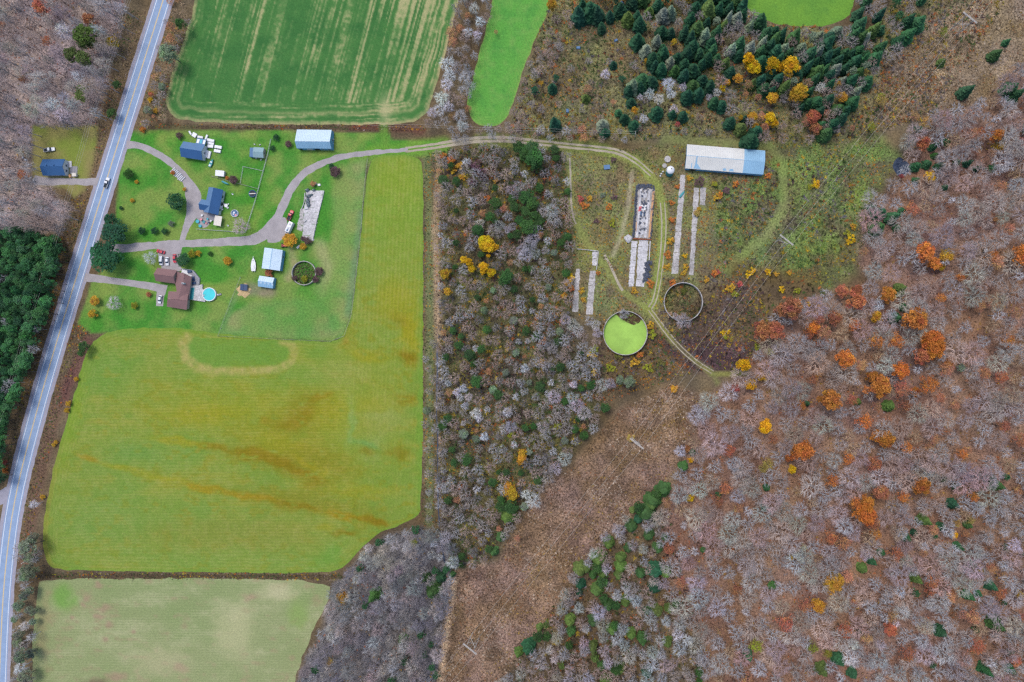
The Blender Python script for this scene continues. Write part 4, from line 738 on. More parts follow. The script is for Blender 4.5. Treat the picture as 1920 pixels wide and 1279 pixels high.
bquad('cross_beam', 'concrete', [(1201, 424), (1212, 424), (1212, 427.5), (1201, 427.5)], .7, .95); bquad('red_tarpaulin', 'car_red', [(1198, 388), (1203, 387), (1202, 396), (1196.5, 397)], .5, .75); bquad('yellow_board', 'wood', [(1193, 417), (1196.5, 416), (1195.5, 433), (1192, 433)], .3, .6); bquad('end_wall', 'rust', [(1187, 447), (1222, 449), (1222, 450.5), (1187, 449)], 0, 1.0)
t2 = empty('boulder', G(1178, 448, 0), 0, 'pale rounded concrete lump at the corner of the tyre bunker', 'rubble')
m = MB().lathe([(2.0, 0), (2.2, .5), (1.6, 1.1), (.6, 1.4), (.001, 1.4)], 12); m.v = [(x * (1 + .2 * math.sin(3 * math.atan2(y, x))), y * (1 + .15 * math.cos(4 * math.atan2(y, x))), z) for x, y, z in m.v]; m.build('stone', M['concrete'], t2)
def tyre_mass(name, lb, spots):
    n, k = 9, 4; tv = []; tf = []
    for i in range(n):
        for j in range(k): a = 6.28319 * i / n; c_ = 6.28319 * j / k; rr = .36 + .15 * math.cos(c_); tv.append((rr * math.cos(a), rr * math.sin(a), .13 * math.sin(c_) + .13))
    for i in range(n):
        for j in range(k): tf.append((i * k + j, ((i + 1) % n) * k + j, ((i + 1) % n) * k + (j + 1) % k, i * k + (j + 1) % k))
    tv, tf = np.array(tv), np.array(tf); V = []; F = []
    for i, (x, y, z) in enumerate(spots):
        a, b_ = R.uniform(-.35, .35, 2); p = tv.copy(); p[:, 2] += p[:, 0] * a + p[:, 1] * b_ + abs(a) * .3; V.append(p + np.array(G(x, y, 0)) + (0, 0, z)); F.append(tf + i * len(tv))
    o = link(name, npmesh(name, np.vstack(V), np.vstack(F), M['tyre'])); tag(o, lb, 'tyres', kind='stuff')
sp = []
for y in np.arange(349, 446, 2.2):
    f = (y - 349) / 97
    sp += [(1194.5 - 7 * f + R.uniform(-1.6, 1.6), y, R.uniform(0, .5)) for _ in range(2)]
    if R.rand() < .75: sp.append((1225.5 - 5 * f + R.uniform(-1.5, 1.5), y, R.uniform(.2, .6)))
for _ in range(60): sp.append((R.uniform(1195, 1222), R.uniform(346, 354), R.uniform(0, .4)))
for _ in range(45): y = R.uniform(356, 440); sp.append((1206 - 7 * (y - 349) / 97 + R.uniform(-3, 12), y, .7))
tyre_mass('tyre_rows', 'old black tyres weighing down the bunker silo covers', sp)
sp = []
for _ in range(120): y = R.uniform(490, 529); sp.append((1216 - (y - 490) * .14 + R.normal(0, 3.2), y, R.uniform(0, .7)))
tyre_mass('tyre_heap', 'heap of old black tyres at the edge of the wide concrete strip', sp)
# old slab by the home drive
strip_slab('long weathered concrete slab beside the parked motorhome', [(574, 358), (606, 357), (588, 452), (566, 452)], 9, 'concrete')
strip_slab('narrow side slab along the weathered slab', [(564, 392), (572, 390), (566, 434), (556.5, 430)], 4, 'concrete_dark')
low_wall('low pale wall along the pasture side of the weathered slab', [(608, 358), (605, 372), (594, 415), (586.5, 452)], .7, .4); low_wall('low pale wall along the drive side of the weathered slab', [(572.5, 362), (571, 380), (566.5, 392)], .6, .3)
for i, (x, y, l, w, h, a, lb) in enumerate(((577, 357, 1.8, 1.4, 1.0, .5, 'dark teal scrap machine nearest the weathered slab end'), (579, 368, 2.2, 1.4, 1.2, .2, 'dark teal scrap harrow second along the slab'), (578, 378, 1.6, 3.2, 1.1, .1, 'long dark teal implement in the row on the slab'), (579.5, 385, 1.4, 2.0, 1.0, -.1, 'low dark teal implement near the grey box on the slab'), (589, 357, 1.2, 1.0, .9, .3, 'small dark scrap box by the rust-coloured shrub on the slab'), (584, 366, 1.6, .8, .8, .3, 'pale blue-grey scrap frame beside the harrow'))):
    t = empty('farm_implement', G(x, y, 0), a, lb, 'machinery'); MB().cbox(0, 0, .4, l, w, h * .5).build('frame', M['dark_metal'], t); MB().tube([(-l/2, -w/2, h), (l/2, w/2, h * .8)], .09).build('bar', M['dark_metal'], t); MB().tube([(l/2, -w/2, h * .7), (-l/2, w/2, h)], .09).build('bar', M['steel'], t)
    for sx in (-1, 1): MB().tube([(sx * l / 2, -.15, .35), (sx * l / 2, .15, .35)], .35, 10).build('wheel', M['rubber'], t)
for x, y, l, w, h, a, mt, lb in ((575, 390, 2.0, 1.6, .7, .1, 'offwhite', 'grey-white box at the end of the implement row'), (592, 344.5, 1.3, 1.3, .7, .2, 'offwhite', 'white crate above the weathered slab'), (599, 347, 1.5, 1.2, .7, .1, 'white', 'whiter crate above the slab nearest the pasture'), (573, 416, 2.0, .35, .25, .8, 'dark_metal', 'dark beam lying on the weathered slab'), (560, 463, 2.4, 1.2, .6, .7, 'offwhite', 'white sheet dumped below the orange tree')):
    tag(MB().cbox(*G(x, y, 0), l, w, h, a, .08).build('farm_junk', M[mt]), lb, 'junk')

# ---------------------------------------------------------------- vehicles
def ring(x, hw, zb, zt, cut=.12): return [(x, -hw, zb + cut), (x, -hw + cut, zb), (x, hw - cut, zb), (x, hw, zb + cut), (x, hw, zt - cut), (x, hw - cut * 1.6, zt), (x, -hw + cut * 1.6, zt), (x, -hw, zt - cut)]
def vehicle(name, kind, paint_, px, py, heading, lb, cat):
    t = empty(name, G(px, py, .4), math.atan2(-heading[1], heading[0]), lb, cat); l, w = {'sedan': (4.7, 1.85), 'van': (4.9, 1.95), 'pickup': (5.9, 2.0), 'motorhome': (7.0, 2.4)}[kind]; hw = w / 2; P_ = M[paint_]
    if kind == 'sedan':
        MB().loft([ring(x * l, hw * k, .3, z) for x, k, z in ((-.5, .86, .75), (-.46, .96, .92), (-.25, 1, .95), (.18, 1, .92), (.40, .97, .82), (.48, .88, .68), (.5, .78, .6))]).build('body', P_, t)
        MB().loft([[(x * l, -hw * k, z0), (x * l, hw * k, z0), (x * l, hw * k2, z1), (x * l, -hw * k2, z1)] for x, k, z0, k2, z1 in ((-.38, .86, .9, .84, .93), (-.24, .92, .9, .72, 1.38), (.06, .92, .9, .72, 1.4), (.24, .88, .88, .86, .92))]).build('windows', M['glass'], t)
        MB().loft([[(x * l, -hw * k, z - .04), (x * l, hw * k, z - .04), (x * l, hw * k * .95, z + .02), (x * l, -hw * k * .95, z + .02)] for x, k, z in ((-.26, .70, 1.37), (-.1, .74, 1.43), (.07, .70, 1.41))]).build('roof', P_, t)
    elif kind == 'van':
        MB().loft([ring(x * l, hw * k, .32, z) for x, k, z in ((-.5, .9, 1.0), (-.2, 1, 1.05), (.28, 1, 1.02), (.45, .94, .88), (.5, .82, .7))]).build('body', P_, t)
        MB().loft([[(x * l, -hw * k, z0), (x * l, hw * k, z0), (x * l, hw * k2, z1), (x * l, -hw * k2, z1)] for x, k, z0, k2, z1 in ((-.49, .92, 1.0, .84, 1.6), (.1, .94, 1.0, .80, 1.68), (.33, .9, .98, .86, 1.03))]).build('windows', M['glass'], t)
        MB().loft([[(x * l, -hw * k, z - .04), (x * l, hw * k, z - .04), (x * l, hw * k * .95, z + .03), (x * l, -hw * k * .95, z + .03)] for x, k, z in ((-.5, .84, 1.62), (-.2, .86, 1.72), (.12, .8, 1.69))]).build('roof', P_, t)
    elif kind == 'pickup':
        MB().loft([ring(x * l, hw * k, .45, z) for x, k, z in ((-.08, 1, 1.05), (.24, 1, 1.05), (.42, .98, 1.0), (.49, .9, .85), (.5, .84, .75))]).build('body', P_, t)
        MB().box(-l / 2, -.08 * l, -hw, hw, .5, .7).build('bed_floor', M['black'], t)
        for s_ in (-1, 1): MB().box(-l / 2, -.08 * l, s_ * hw - .1 * (s_ > 0), s_ * hw + .1 * (s_ < 0), .5, 1.15).build('bed_side', P_, t)
        MB().box(-l / 2 - .08, -l / 2, -hw, hw, .5, 1.12).build('tailgate', P_, t)
        MB().loft([[(x * l, -hw * k, z0), (x * l, hw * k, z0), (x * l, hw * k2, z1), (x * l, -hw * k2, z1)] for x, k, z0, k2, z1 in ((-.10, .95, 1.0, .84, 1.6), (-.04, .95, 1.0, .82, 1.75), (.12, .95, 1.0, .82, 1.76), (.23, .92, 1.0, .88, 1.08))]).build('windows', M['glass'], t)
        MB().loft([[(x * l, -hw * k, z - .05), (x * l, hw * k, z - .05), (x * l, hw * k * .96, z + .02), (x * l, -hw * k * .96, z + .02)] for x, k, z in ((-.07, .82, 1.75), (.04, .84, 1.8), (.13, .82, 1.77))]).build('roof', P_, t)
    else:
        MB().loft([ring(x * l, hw * k, .5, z) for x, k, z in ((-.5, .95, 2.9), (-.3, 1, 3.0), (.3, 1, 3.0), (.36, .96, 2.8))]).build('body', P_, t); MB().loft([ring(x * l, hw * k, .5, z) for x, k, z in ((.33, .9, 1.5), (.44, .86, 1.3), (.5, .75, 1.0))]).build('cab', P_, t)
        MB().loft([[(x * l, -hw * .8, z0), (x * l, hw * .8, z0), (x * l, hw * .74, z1), (x * l, -hw * .74, z1)] for x, z0, z1 in ((.34, 1.4, 2.0), (.43, 1.3, 1.34))]).build('windscreen', M['glass'], t)
        for x, mt in ((.2, 'roof_slate'), (.02, 'offwhite'), (-.3, 'offwhite')): MB().cbox(x * l, .1, 3.0, 1.1, .9, .25, .0, .15).build('roof_unit', M[mt], t)
        for x in (-.3, .05): MB().box(x * l - .5, x * l + .5, -hw - .01, -hw + .05, 1.7, 2.3).build('window', M['glass'], t)
    wz = .34 if kind != 'motorhome' else .42
    for x in (-.31 * l, .31 * l):
        for s_ in (-1, 1):
            wh = MB().tube([(x, s_ * (hw - .22), wz), (x, s_ * (hw + .01), wz)], wz, 14).build('wheel', M['rubber'], t); MB().tube([(x, s_ * (hw + .005), wz), (x, s_ * (hw + .03), wz)], wz * .6, 10).build('rim', M['steel'], wh)
    for s_ in (-1, 1): MB().cbox(l * .485, s_ * hw * .66, .62 if kind != 'motorhome' else .8, .12, .35, .14).build('headlight', M['white'], t)
    for s_ in (-1, 1): MB().cbox(-l * .496, s_ * hw * .72, .75, .08, .28, .16).build('tail_light', M['car_red'], t)
vehicle('pickup_truck', 'pickup', 'car_white', 201, 343, (7, -22), 'white pickup truck driving along the two-lane road', 'truck')
vehicle('pickup_truck', 'pickup', 'car_white', 93.5, 281, (21, -3), 'white pickup truck parked on the lawn of the navy-roofed bungalow', 'truck')
vehicle('pickup_truck', 'pickup', 'car_red', 545, 404, (8, -18), 'red pickup truck parked on grass between drive and weathered slab', 'truck')
vehicle('motorhome', 'motorhome', 'car_white', 544.5, 428.5, (-9, 20), 'white motorhome parked between the red pickup and the orange tree', 'motorhome')
vehicle('car', 'sedan', 'car_red', 302, 472, (-15, -4), 'red car slewed at the entrance of the gravel parking pad', 'car')
vehicle('car', 'van', 'car_white', 303, 489, (-1, 16), 'white people carrier parked beside the bare shrub', 'car')
vehicle('car', 'sedan', 'car_white', 314, 490, (0, 16), 'white saloon car parked in the middle of the parking pad', 'car')
vehicle('car', 'sedan', 'car_red', 328, 485, (1, 17), 'red car half under the dark tree on the parking pad', 'car')
vehicle('car', 'sedan', 'car_white', 300.5, 561.5, (-3, 15), 'white car parked alone below the brown house drive', 'car')
t = empty('tractor', G(533, 461, 0), -.1, 'small red tractor beside the orange tree', 'tractor'); MB().box(-.2, 1.7, -.4, .4, .6, 1.3).build('bonnet', M['car_red'], t); MB().box(-1.0, -.2, -.6, .6, .7, 1.2).build('mudguard', M['car_red'], t); MB().box(-.8, -.3, -.3, .3, 1.2, 1.35).build('seat', M['black'], t)
for x, r_, y in ((-.7, .7, .85), (1.3, .4, .65)):
    for s_ in (-1, 1): MB().tube([(x, s_ * y - .2, r_), (x, s_ * y + .2, r_)], r_, 14).build('wheel', M['rubber'], t)
t = empty('trailer', G(1138, 314, 0), .1, 'small grey-blue flat trailer in the scrub below the track', 'trailer'); MB().box(-1.7, 1.7, -1.2, 1.2, .5, .8).build('bed', M['roof_slate'], t); MB().tube([(1.7, 0, .5), (2.8, 0, .45)], .06).build('drawbar', M['steel'], t); [MB().tube([(0, s_ * 1.2, .35), (0, s_ * 1.4, .35)], .35, 10).build('wheel', M['rubber'], t) for s_ in (-1, 1)]
for i, (x, y, s_) in enumerate(((1084.5, 90, 1.0), (1155, 76, .9), (1164, 8, 1.4), (1177, 17, .9), (1064, 208, 1.0))): tag(MB().cbox(*G(x, y, 0), 2.4 * s_, 1.6 * s_, .7, .4 * i, .25).build('rock', M['roof_slate']), ['grey-blue boulder by the pale path in the scrub clearing', 'grey-blue boulder between clearing and conifers', 'largest grey-blue boulder near the top edge', 'smaller grey-blue boulder beside the largest one', 'grey-blue boulder in scrub just above the track'][i], 'boulder')
t = empty('hunting_hide', G(1847, 470, 2), .3, 'small white-topped hunting hide alone among bare hardwoods', 'hut'); MB().box(-.8, .8, -.8, .8, 1.2, 2.9).build('cabin', M['dark_metal'], t); MB().box(-.95, .95, -.95, .95, 2.92, 3.05).build('roof', M['white'], t); [MB().box(x - .06, x + .06, y - .06, y + .06, 0, 1.2).build('leg', M['wood'], t) for x in (-.7, .7) for y in (-.7, .7)]

# ---------------------------------------------------------------- fences
def fence(name, lb, pts, h, gap, mat, rails, r=.05, pw=.07):
    t = empty(name, G(*pts[0], 0), 0, lb, 'fence'); o = t.location
    for A, B in zip(pts[:-1], pts[1:]):
        a, b_ = Vector(G(*A, 0)) - o, Vector(G(*B, 0)) - o; n = max(1, int((b_ - a).length / gap))
        for i in range(n + 1 if (A, B) == (pts[-2], pts[-1]) else n): p = a.lerp(b_, i / n); MB().box(p.x - pw, p.x + pw, p.y - pw, p.y + pw, 0, h).build('post', M[mat], t)
        for z in rails: MB().tube([a + Vector((0, 0, z)), b_ + Vector((0, 0, z))], r, 5).build('rail', M[mat], t)
fence('picket_fence', 'long white fence on the drive side of the back garden', [(509, 262), (503, 290), (495, 320), (479, 379), (461, 436)], 1.2, 2.6, 'offwhite', (.45, 1.05), .07, .09)
fence('picket_fence', 'white fence closing the garden beside the gravel yard', [(461, 436), (430, 434), (371, 430)], 1.2, 2.6, 'offwhite', (.45, 1.05), .07, .09)
fence('picket_fence', 'white fence round the vegetable plot', [(494, 321), (457, 313), (452, 344)], 1.1, 2.6, 'offwhite', (.5, 1.0), .05, .07)
fence('picket_fence', 'grey-white fence from the wagon to the trampoline', [(398, 331), (430, 340), (487, 355)], 1.1, 2.8, 'concrete_dark', (.5, 1.0), .05, .07)
fence('wire_fence', 'dark post and wire fence round the pasture', [(690, 298), (684, 350), (676, 450), (660, 590), (646, 630), (620, 640), (520, 636), (410, 630), (436, 560), (452, 520)], 1.2, 4.2, 'concrete_dark', (.6, 1.1), .03, .07)

# ---------------------------------------------------------------- power lines
TW = [(1975, -160), (1819, 33), (1475, 450), (1194, 832), (881, 1217), (660, 1490)]; ht = 17.0
ends = []
for i, (x, y) in enumerate(TW):
    x0, y0 = TW[max(i - 1, 0)]; x1, y1 = TW[min(i + 1, 5)]; d = Vector((x1 - x0, -(y1 - y0), 0)).normalized(); ar = Vector((-d.y, d.x, 0)); base = Vector(G(x, y, ht)); base.z = 0
    ends.append([base + ar * k + Vector((0, 0, ht - 1.2)) for k in (-4.0, 0, 4.0)])
    if i in (0, 5): continue
    t = empty('transmission_tower', base, math.atan2(ar.y, ar.x), ['', 'H-frame power pylon at the top of the brown clearing', 'H-frame power pylon standing in the green clearing', 'H-frame power pylon beside the small orange bush on brown scrub', 'H-frame power pylon at the bottom of the brown corridor'][i], 'pylon', 'pylons along the cleared corridor')
    for s_ in (-1, 1): MB().tube([(s_ * 2.3, 0, 0), (s_ * 2.3, 0, ht + .6)], .24, 7, .17).build('pole', M['pole_wood'], t)
    for s_ in (-.22, .22): MB().box(-4.5, 4.5, s_ - .12, s_ + .12, ht - .25, ht + .08).build('crossarm', M['pole_wood'], t)
    for s_ in (-1, 1): MB().tube([(-2.3 * s_, .15 * s_, 6.5), (2.3 * s_, .15 * s_, 12.5)], .14, 5).build('brace', M['pole_wood'], t)
    for k in (-4.0, 0, 4.0): MB().lathe([(.05, ht - .2), (.14, ht - .4), (.08, ht - .6), (.14, ht - .8), (.08, ht - 1.0), (.05, ht - 1.2)], 8, k, 0).build('insulator', M['insulator'], t)
def cable(name, lb, A, B, sag, r, grp=None):
    p = []; n = 18
    for i in range(n + 1): q = A.lerp(B, i / n); u = 2 * i / n - 1; q.z -= sag * (1 - u * u); p.append(q - A)
    o = MB().tube(p, r, 4).build(name, M['wire']); o.location = A; tag(o, lb, 'cable', grp)
seg = ['above the top pylon', 'between the top pylon and the one in the green clearing', 'from the green clearing pylon to the orange bush pylon', 'between the orange bush pylon and the bottom pylon', 'below the bottom pylon']
for i in range(5):
    for k in range(3): cable('power_cable', f"{['outer', 'middle', 'inner'][k]} pale conductor wire {seg[i]}", ends[i][k], ends[i + 1][k], 4.5, .034, 'pylon wires')
def pole_line(pts, h, arm, lbs, wl, offs, nm='utility_pole'):
    es = []
    for i, (x, y) in enumerate(pts):
        x0, y0 = pts[max(i - 1, 0)]; x1, y1 = pts[min(i + 1, len(pts) - 1)]; d = Vector((x1 - x0, -(y1 - y0), 0)).normalized(); ar = Vector((-d.y, d.x, 0)); base = Vector(G(x, y, h)); base.z = 0
        es.append([base + ar * k + Vector((0, 0, h - .1)) for k in offs])
        if lbs[i] is None: continue
        t = empty(nm, base, math.atan2(ar.y, ar.x), lbs[i], 'pole'); MB().tube([(0, 0, 0), (0, 0, h)], .2, 7, .14).build('pole', M['pole_wood'], t); ca = MB().box(-arm, arm, -.1, .1, h - .6, h - .38).build('crossarm', M['pole_wood'], t)
        for k in offs: MB().lathe([(.06, h - .38), (.11, h - .25), (.05, h - .1)], 8, k, .0).build('insulator', M['insulator'], t)
    for i in range(len(pts) - 1):
        for k in range(len(offs)): cable('utility_cable', f"{['first', 'second', 'third'][k]} thin wire {wl[i]}", es[i][k], es[i + 1][k], 1.4, .032, 'roadside wires')
pole_line([(268, -110), (233, 18), (171, 213), (48, 614), (-12, 810)], 11, 1.3, [None, 'wooden power pole in brush at the top of the road', 'wooden power pole by the bungalow lawn edge', 'wooden power pole among the dark pines', None], ['running off above the top road pole', 'between the top road pole and the bungalow pole', 'from the bungalow pole over its lawn to the pines', 'beyond the pine plantation pole'], (-1.2, 0, 1.2))
pole_line([(690, 232), (800, 236), (1028, 243), (1192, 248)], 9, .9, [None, None, 'thin wooden pole in scrub above the dirt track', 'thin leaning-looking pole at the end of the farm wire'], ['over the ditch below the upper field', 'above the bright grass strip end', 'over the scrub beside the dirt track'], (-.6, .6))
t = empty('utility_pole', G(1212, 254, 8), 0, 'bare stub pole nearest the long barn on the track verge', 'pole'); MB().tube([(0, 0, 0), (0, 0, 8)], .18, 7, .13).build('pole', M['pole_wood'], t)
t = empty('utility_pole', G(41, 1056, 11), .6, 'pale pole among roadside bushes beside the bottom ditch', 'pole'); MB().tube([(0, 0, 0), (0, 0, 11)], .2, 7, .14).build('pole', M['pole_wood'], t); MB().box(-1.0, 1.0, -.1, .1, 10.4, 10.6).build('crossarm', M['pole_wood'], t)
# ---------------------------------------------------------------- tree kinds (each built once, shared by its copies)
def meshv(name, v, f, val, mat, smooth=False):
    me = npmesh(name, v, f, mat, smooth=smooth); a = me.attributes.new('v', 'FLOAT_COLOR', 'POINT')
    val = np.asarray(val, float); val = np.c_[val, val, val] if val.ndim == 1 else val
    a.data.foreach_set('color', np.c_[val, np.ones(len(v))].astype(np.float32).ravel()); return me
def sticks(segs):
    """segs: (p0, p1, r0, r1) arrays -> three-sided tapering twigs"""
    P0, P1, r0, r1 = [np.array(x, float) for x in zip(*segs)]; n = len(P0); d = P1 - P0; L = np.linalg.norm(d, axis=1, keepdims=True); d = d / np.maximum(L, 1e-6)
    ref = np.where(np.abs(d[:, 2:3]) < .9, np.array([[0, 0, 1.]]), np.array([[1., 0, 0]])); u = np.cross(d, ref); u /= np.linalg.norm(u, axis=1, keepdims=True); w = np.cross(d, u)
    V = []
    for P, r in ((P0, r0), (P1, r1)):
        for k in range(3): a = 2.0944 * k; V.append(P + (u * math.cos(a) + w * math.sin(a)) * r[:, None])
    V = np.stack(V, 1).reshape(-1, 3); b = np.arange(n)[:, None] * 6
    F = np.concatenate([b + np.array([k, (k + 1) % 3, 3 + (k + 1) % 3, 3 + k]) for k in range(3)], 0); return V, F
def bare_proto(seed, h=15.0, r=4.4, zr=.30, zc=.68, nl=9, ns=40, nt=300, tw=1.0, lean=.9):
    """trunk, limbs, branches and twigs that all reach towards a rounded crown"""
    q = np.random.RandomState(seed); pts = [np.zeros(3)]; segs = []
    for i in range(5): pts.append(pts[-1] + np.array([q.normal(0, .12), q.normal(0, .12), h * .13]))
    trunk = [(pts[i], pts[i + 1], .25 * (1 - i * .15), .25 * (1 - (i + 1) * .15)) for i in range(5)]; c = np.array([pts[-1][0], pts[-1][1], h * zc]); ax = np.array([r, r, h * zr]); ph = q.uniform(0, 6.28, 3)
    def hull(n, lo, k, jit):
        i = np.arange(n) + .5; z = 1 - (1 - lo) * i / n; a = 2.399963 * i + q.normal(0, jit, n); z = np.clip(z + q.normal(0, jit * .4, n), -1, 1); s_ = np.sqrt(np.maximum(0, 1 - z * z))
        lump = 1 + .13 * np.sin(3 * a + ph[0]) + .10 * np.sin(5 * a + ph[1] + 2 * z) + q.normal(0, .06, n); return c + np.c_[s_ * np.cos(a), s_ * np.sin(a), z] * ax * (k * lump)[:, None]
    L = hull(nl, -.1, .42, .2); B = hull(ns, -.35, .66, .25); T = hull(nt, -.45, 1.0, .3)
    for p in L:
        t = min(4, max(1, int((p[2] / h) * 5.2))); s0 = pts[t]; m = (s0 + p) / 2 + np.array([0, 0, -.3]); segs += [(s0, m, .12 * tw, .10 * tw), (m, p, .10 * tw, .08 * tw)]
    for p in B: k = np.argmin(((L - p) ** 2).sum(1)); segs.append((L[k], p, .075 * tw, .055 * tw))
    for p in T:
        dd = ((B - p) ** 2).sum(1); k = np.argsort(dd)[q.randint(2)]; s0 = B[k] * q.uniform(.55, 1) + L[np.argmin(((L - B[k]) ** 2).sum(1))] * 0; f = q.uniform(.0, .35); s0 = B[k] + (p - B[k]) * f * 0 + (L[np.argmin(((L - B[k]) ** 2).sum(1))] - B[k]) * f; segs.append((s0, p, .05 * tw, .022 * tw))
    tv, tf = sticks(trunk); cv, cf = sticks(segs)
    return meshv('trunk', tv, tf, np.full(len(tv), .8), M['twig']), meshv('crown', cv, cf, np.repeat(q.uniform(.75, 1.25, len(cv) // 6), 6), M['twig']), (tv, tf, cv, cf)
def leafquads(c, s, q, flat=.5):
    n = len(c); d = q.normal(0, 1, (n, 3)); d[:, 2] = np.abs(d[:, 2]) + flat; d /= np.linalg.norm(d, axis=1, keepdims=True); u = np.cross(d, q.normal(0, 1, (n, 3))); u /= np.linalg.norm(u, axis=1, keepdims=True); w = np.cross(d, u); s = s[:, None]
    V = np.stack([c - u * s, c - w * s * .6, c + u * s, c + w * s * .6], 1).reshape(-1, 3); F = np.arange(4 * n).reshape(-1, 4); return V, F
def leaf_proto(seed, h=13.0, r=4.0, lobes=19, n=1700, size=.30, base=.3, hollow=.5):
    q = np.random.RandomState(seed); cs = []; val = []
    for k in range(lobes):
        a = 2.4 * k + q.uniform(-.3, .3); t = (k + .5) / lobes; rr = r * (.12 + .66 * math.sqrt(t)) * q.uniform(.68, 1.18); zz = h * (base + (1 - base) * (.82 - .45 * t * t)) + q.uniform(-.5, .5)
        lr = r * q.uniform(.26, .40); m = int(n / lobes); d = q.normal(0, 1, (m, 3)); d /= np.linalg.norm(d, axis=1, keepdims=True); d *= (hollow + (1 - hollow) * q.rand(m, 1)) * lr * np.array([[1, 1, .8]])
        cs.append(np.array([rr * math.cos(a), rr * math.sin(a), zz]) + d); g_ = q.uniform(.80, 1.16) * q.uniform(.66, 1.3, m); hu = q.normal(0, .13); val.append(np.c_[g_ * (1 + .25 * hu), g_ * (1 + hu), g_ * (1 - .3 * hu)])
    c = np.vstack(cs); val = np.vstack(val); V, F = leafquads(c, size * q.uniform(.7, 1.3, len(c)), q)
    segs = [(np.array([0, 0, h * .12 * i]), np.array([0, 0, h * .12 * (i + 1)]), .24 - .03 * i, .24 - .03 * (i + 1)) for i in range(6)]
    for k in range(9): a = 2.4 * k; segs.append((np.array([0, 0, h * (.3 + .04 * k)]), np.array([r * .7 * math.cos(a), r * .7 * math.sin(a), h * (.55 + .035 * k)]), .08, .03))
    tv, tf = sticks(segs); return meshv('trunk', tv, tf, np.full(len(tv), 1.), M['twig']), meshv('crown', V, F, np.repeat(val, 4, 0), M['leaf']), (tv, tf, V, F)
def spruce_proto(seed, h=12.0, r=2.7, lev=17, nb=10):
    q = np.random.RandomState(seed); V = []; F = []; val = []
    for i in range(lev):
        t = i / (lev - 1); z0 = h * (.08 + .90 * t); rr = r * (1 - t) ** .85 + .12
        for k in range(nb if t < .8 else 6):
            a = 6.28319 * (k + q.uniform(-.3, .3)) / (nb if t < .8 else 6) + i * 1.9; L = rr * q.uniform(.72, 1.12); dz = -L * q.uniform(.12, .42) + (.25 if t > .9 else 0); w = L * .30 + .10; ca, sa = math.cos(a), math.sin(a); nx_, ny_ = -sa, ca; g = q.uniform(.7, 1.3); b = len(V)
            V += [(.02 * ca, .02 * sa, z0 + .1), (ca * L * .5 + nx_ * w, sa * L * .5 + ny_ * w, z0 + dz * .5 - .12), (ca * L * .5, sa * L * .5, z0 + dz * .4 + .12), (ca * L * .5 - nx_ * w, sa * L * .5 - ny_ * w, z0 + dz * .5 - .12),
                  (ca * L * .82 + nx_ * w * .75, sa * L * .82 + ny_ * w * .75, z0 + dz * .85), (ca * L, sa * L, z0 + dz), (ca * L * .82 - nx_ * w * .75, sa * L * .82 - ny_ * w * .75, z0 + dz * .85)]
            F += [(b, b + 1, b + 2, b + 2), (b, b + 2, b + 3, b + 3), (b + 2, b + 1, b + 4, b + 5), (b + 3, b + 2, b + 5, b + 6)]; val += [g * .9, g, g, g, g * 1.1, g * 1.15, g * 1.1]  # inner shade put into the colour: fronds darken towards the trunk
    tri = []; 
    for f in F: tri += [f[:3]] if f[2] == f[3] else [(f[0], f[1], f[2]), (f[0], f[2], f[3])]
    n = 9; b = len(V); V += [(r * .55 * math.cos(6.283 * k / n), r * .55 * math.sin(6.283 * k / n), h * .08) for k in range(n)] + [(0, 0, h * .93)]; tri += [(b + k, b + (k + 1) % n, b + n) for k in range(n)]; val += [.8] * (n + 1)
    tv, tf = sticks([(np.array([0, 0, 0.]), np.array([0, 0, h * .5]), .2, .14), (np.array([0, 0, h * .5]), np.array([0, 0, h]), .14, .03)])
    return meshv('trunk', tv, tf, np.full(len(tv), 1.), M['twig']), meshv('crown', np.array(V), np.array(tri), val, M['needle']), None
def pine_proto(seed, h=14.0, r=3.4, lobes=20, n=1500):
    t, c, d = leaf_proto(seed, h, r, lobes, n, .27, .32, .6); c.materials[0] = M['needle']; return t, c, d
PROTO = {'bare': [bare_proto(s, 15, 4.4) for s in range(6)], 'birch': [bare_proto(20 + s, 15, 3.0, .34, .64, 8, 32, 190, .85) for s in range(4)],
         'autumn': [leaf_proto(40 + s) for s in range(6)], 'thin': [leaf_proto(50 + s, n=560, size=.27) for s in range(3)],
         'spruce': [spruce_proto(60 + s) for s in range(5)], 'pine': [pine_proto(70 + s) for s in range(5)], 'bush': [leaf_proto(120 + s, 9, 4.2, 8, 420, .46, .05, .15) for s in range(6)], 'broad': [leaf_proto(80 + s, 9, 4.2, 18, 1700, .30, .12, .7) for s in range(3)]}
LOD = {'bare': [bare_proto(s, 15, 4.4, .30, .68, 6, 20, 104, 1.8)[2] for s in range(90, 95)], 'birch': [bare_proto(s, 15, 3.0, .34, .64, 5, 15, 70, 1.55)[2] for s in range(100, 104)], 'thin': [leaf_proto(110, n=300, size=.36)[2]], 'pine': [leaf_proto(111, 14, 3.4, 18, 420, .42, .32, .6)[2]], 'spruce': [leaf_proto(112, 12, 2.7, 16, 300, .40, .1, .6)[2]]}
BASE = {'bare': (15, 4.4), 'birch': (15, 3.0), 'autumn': (13, 4.0), 'thin': (13, 4.0), 'spruce': (12, 2.7), 'pine': (14, 3.4), 'broad': (9, 4.2)}
NAME = {'bare': 'bare_tree', 'birch': 'birch_tree', 'autumn': 'autumn_tree', 'thin': 'autumn_tree', 'spruce': 'spruce_tree', 'pine': 'pine_tree', 'broad': 'evergreen_tree'}
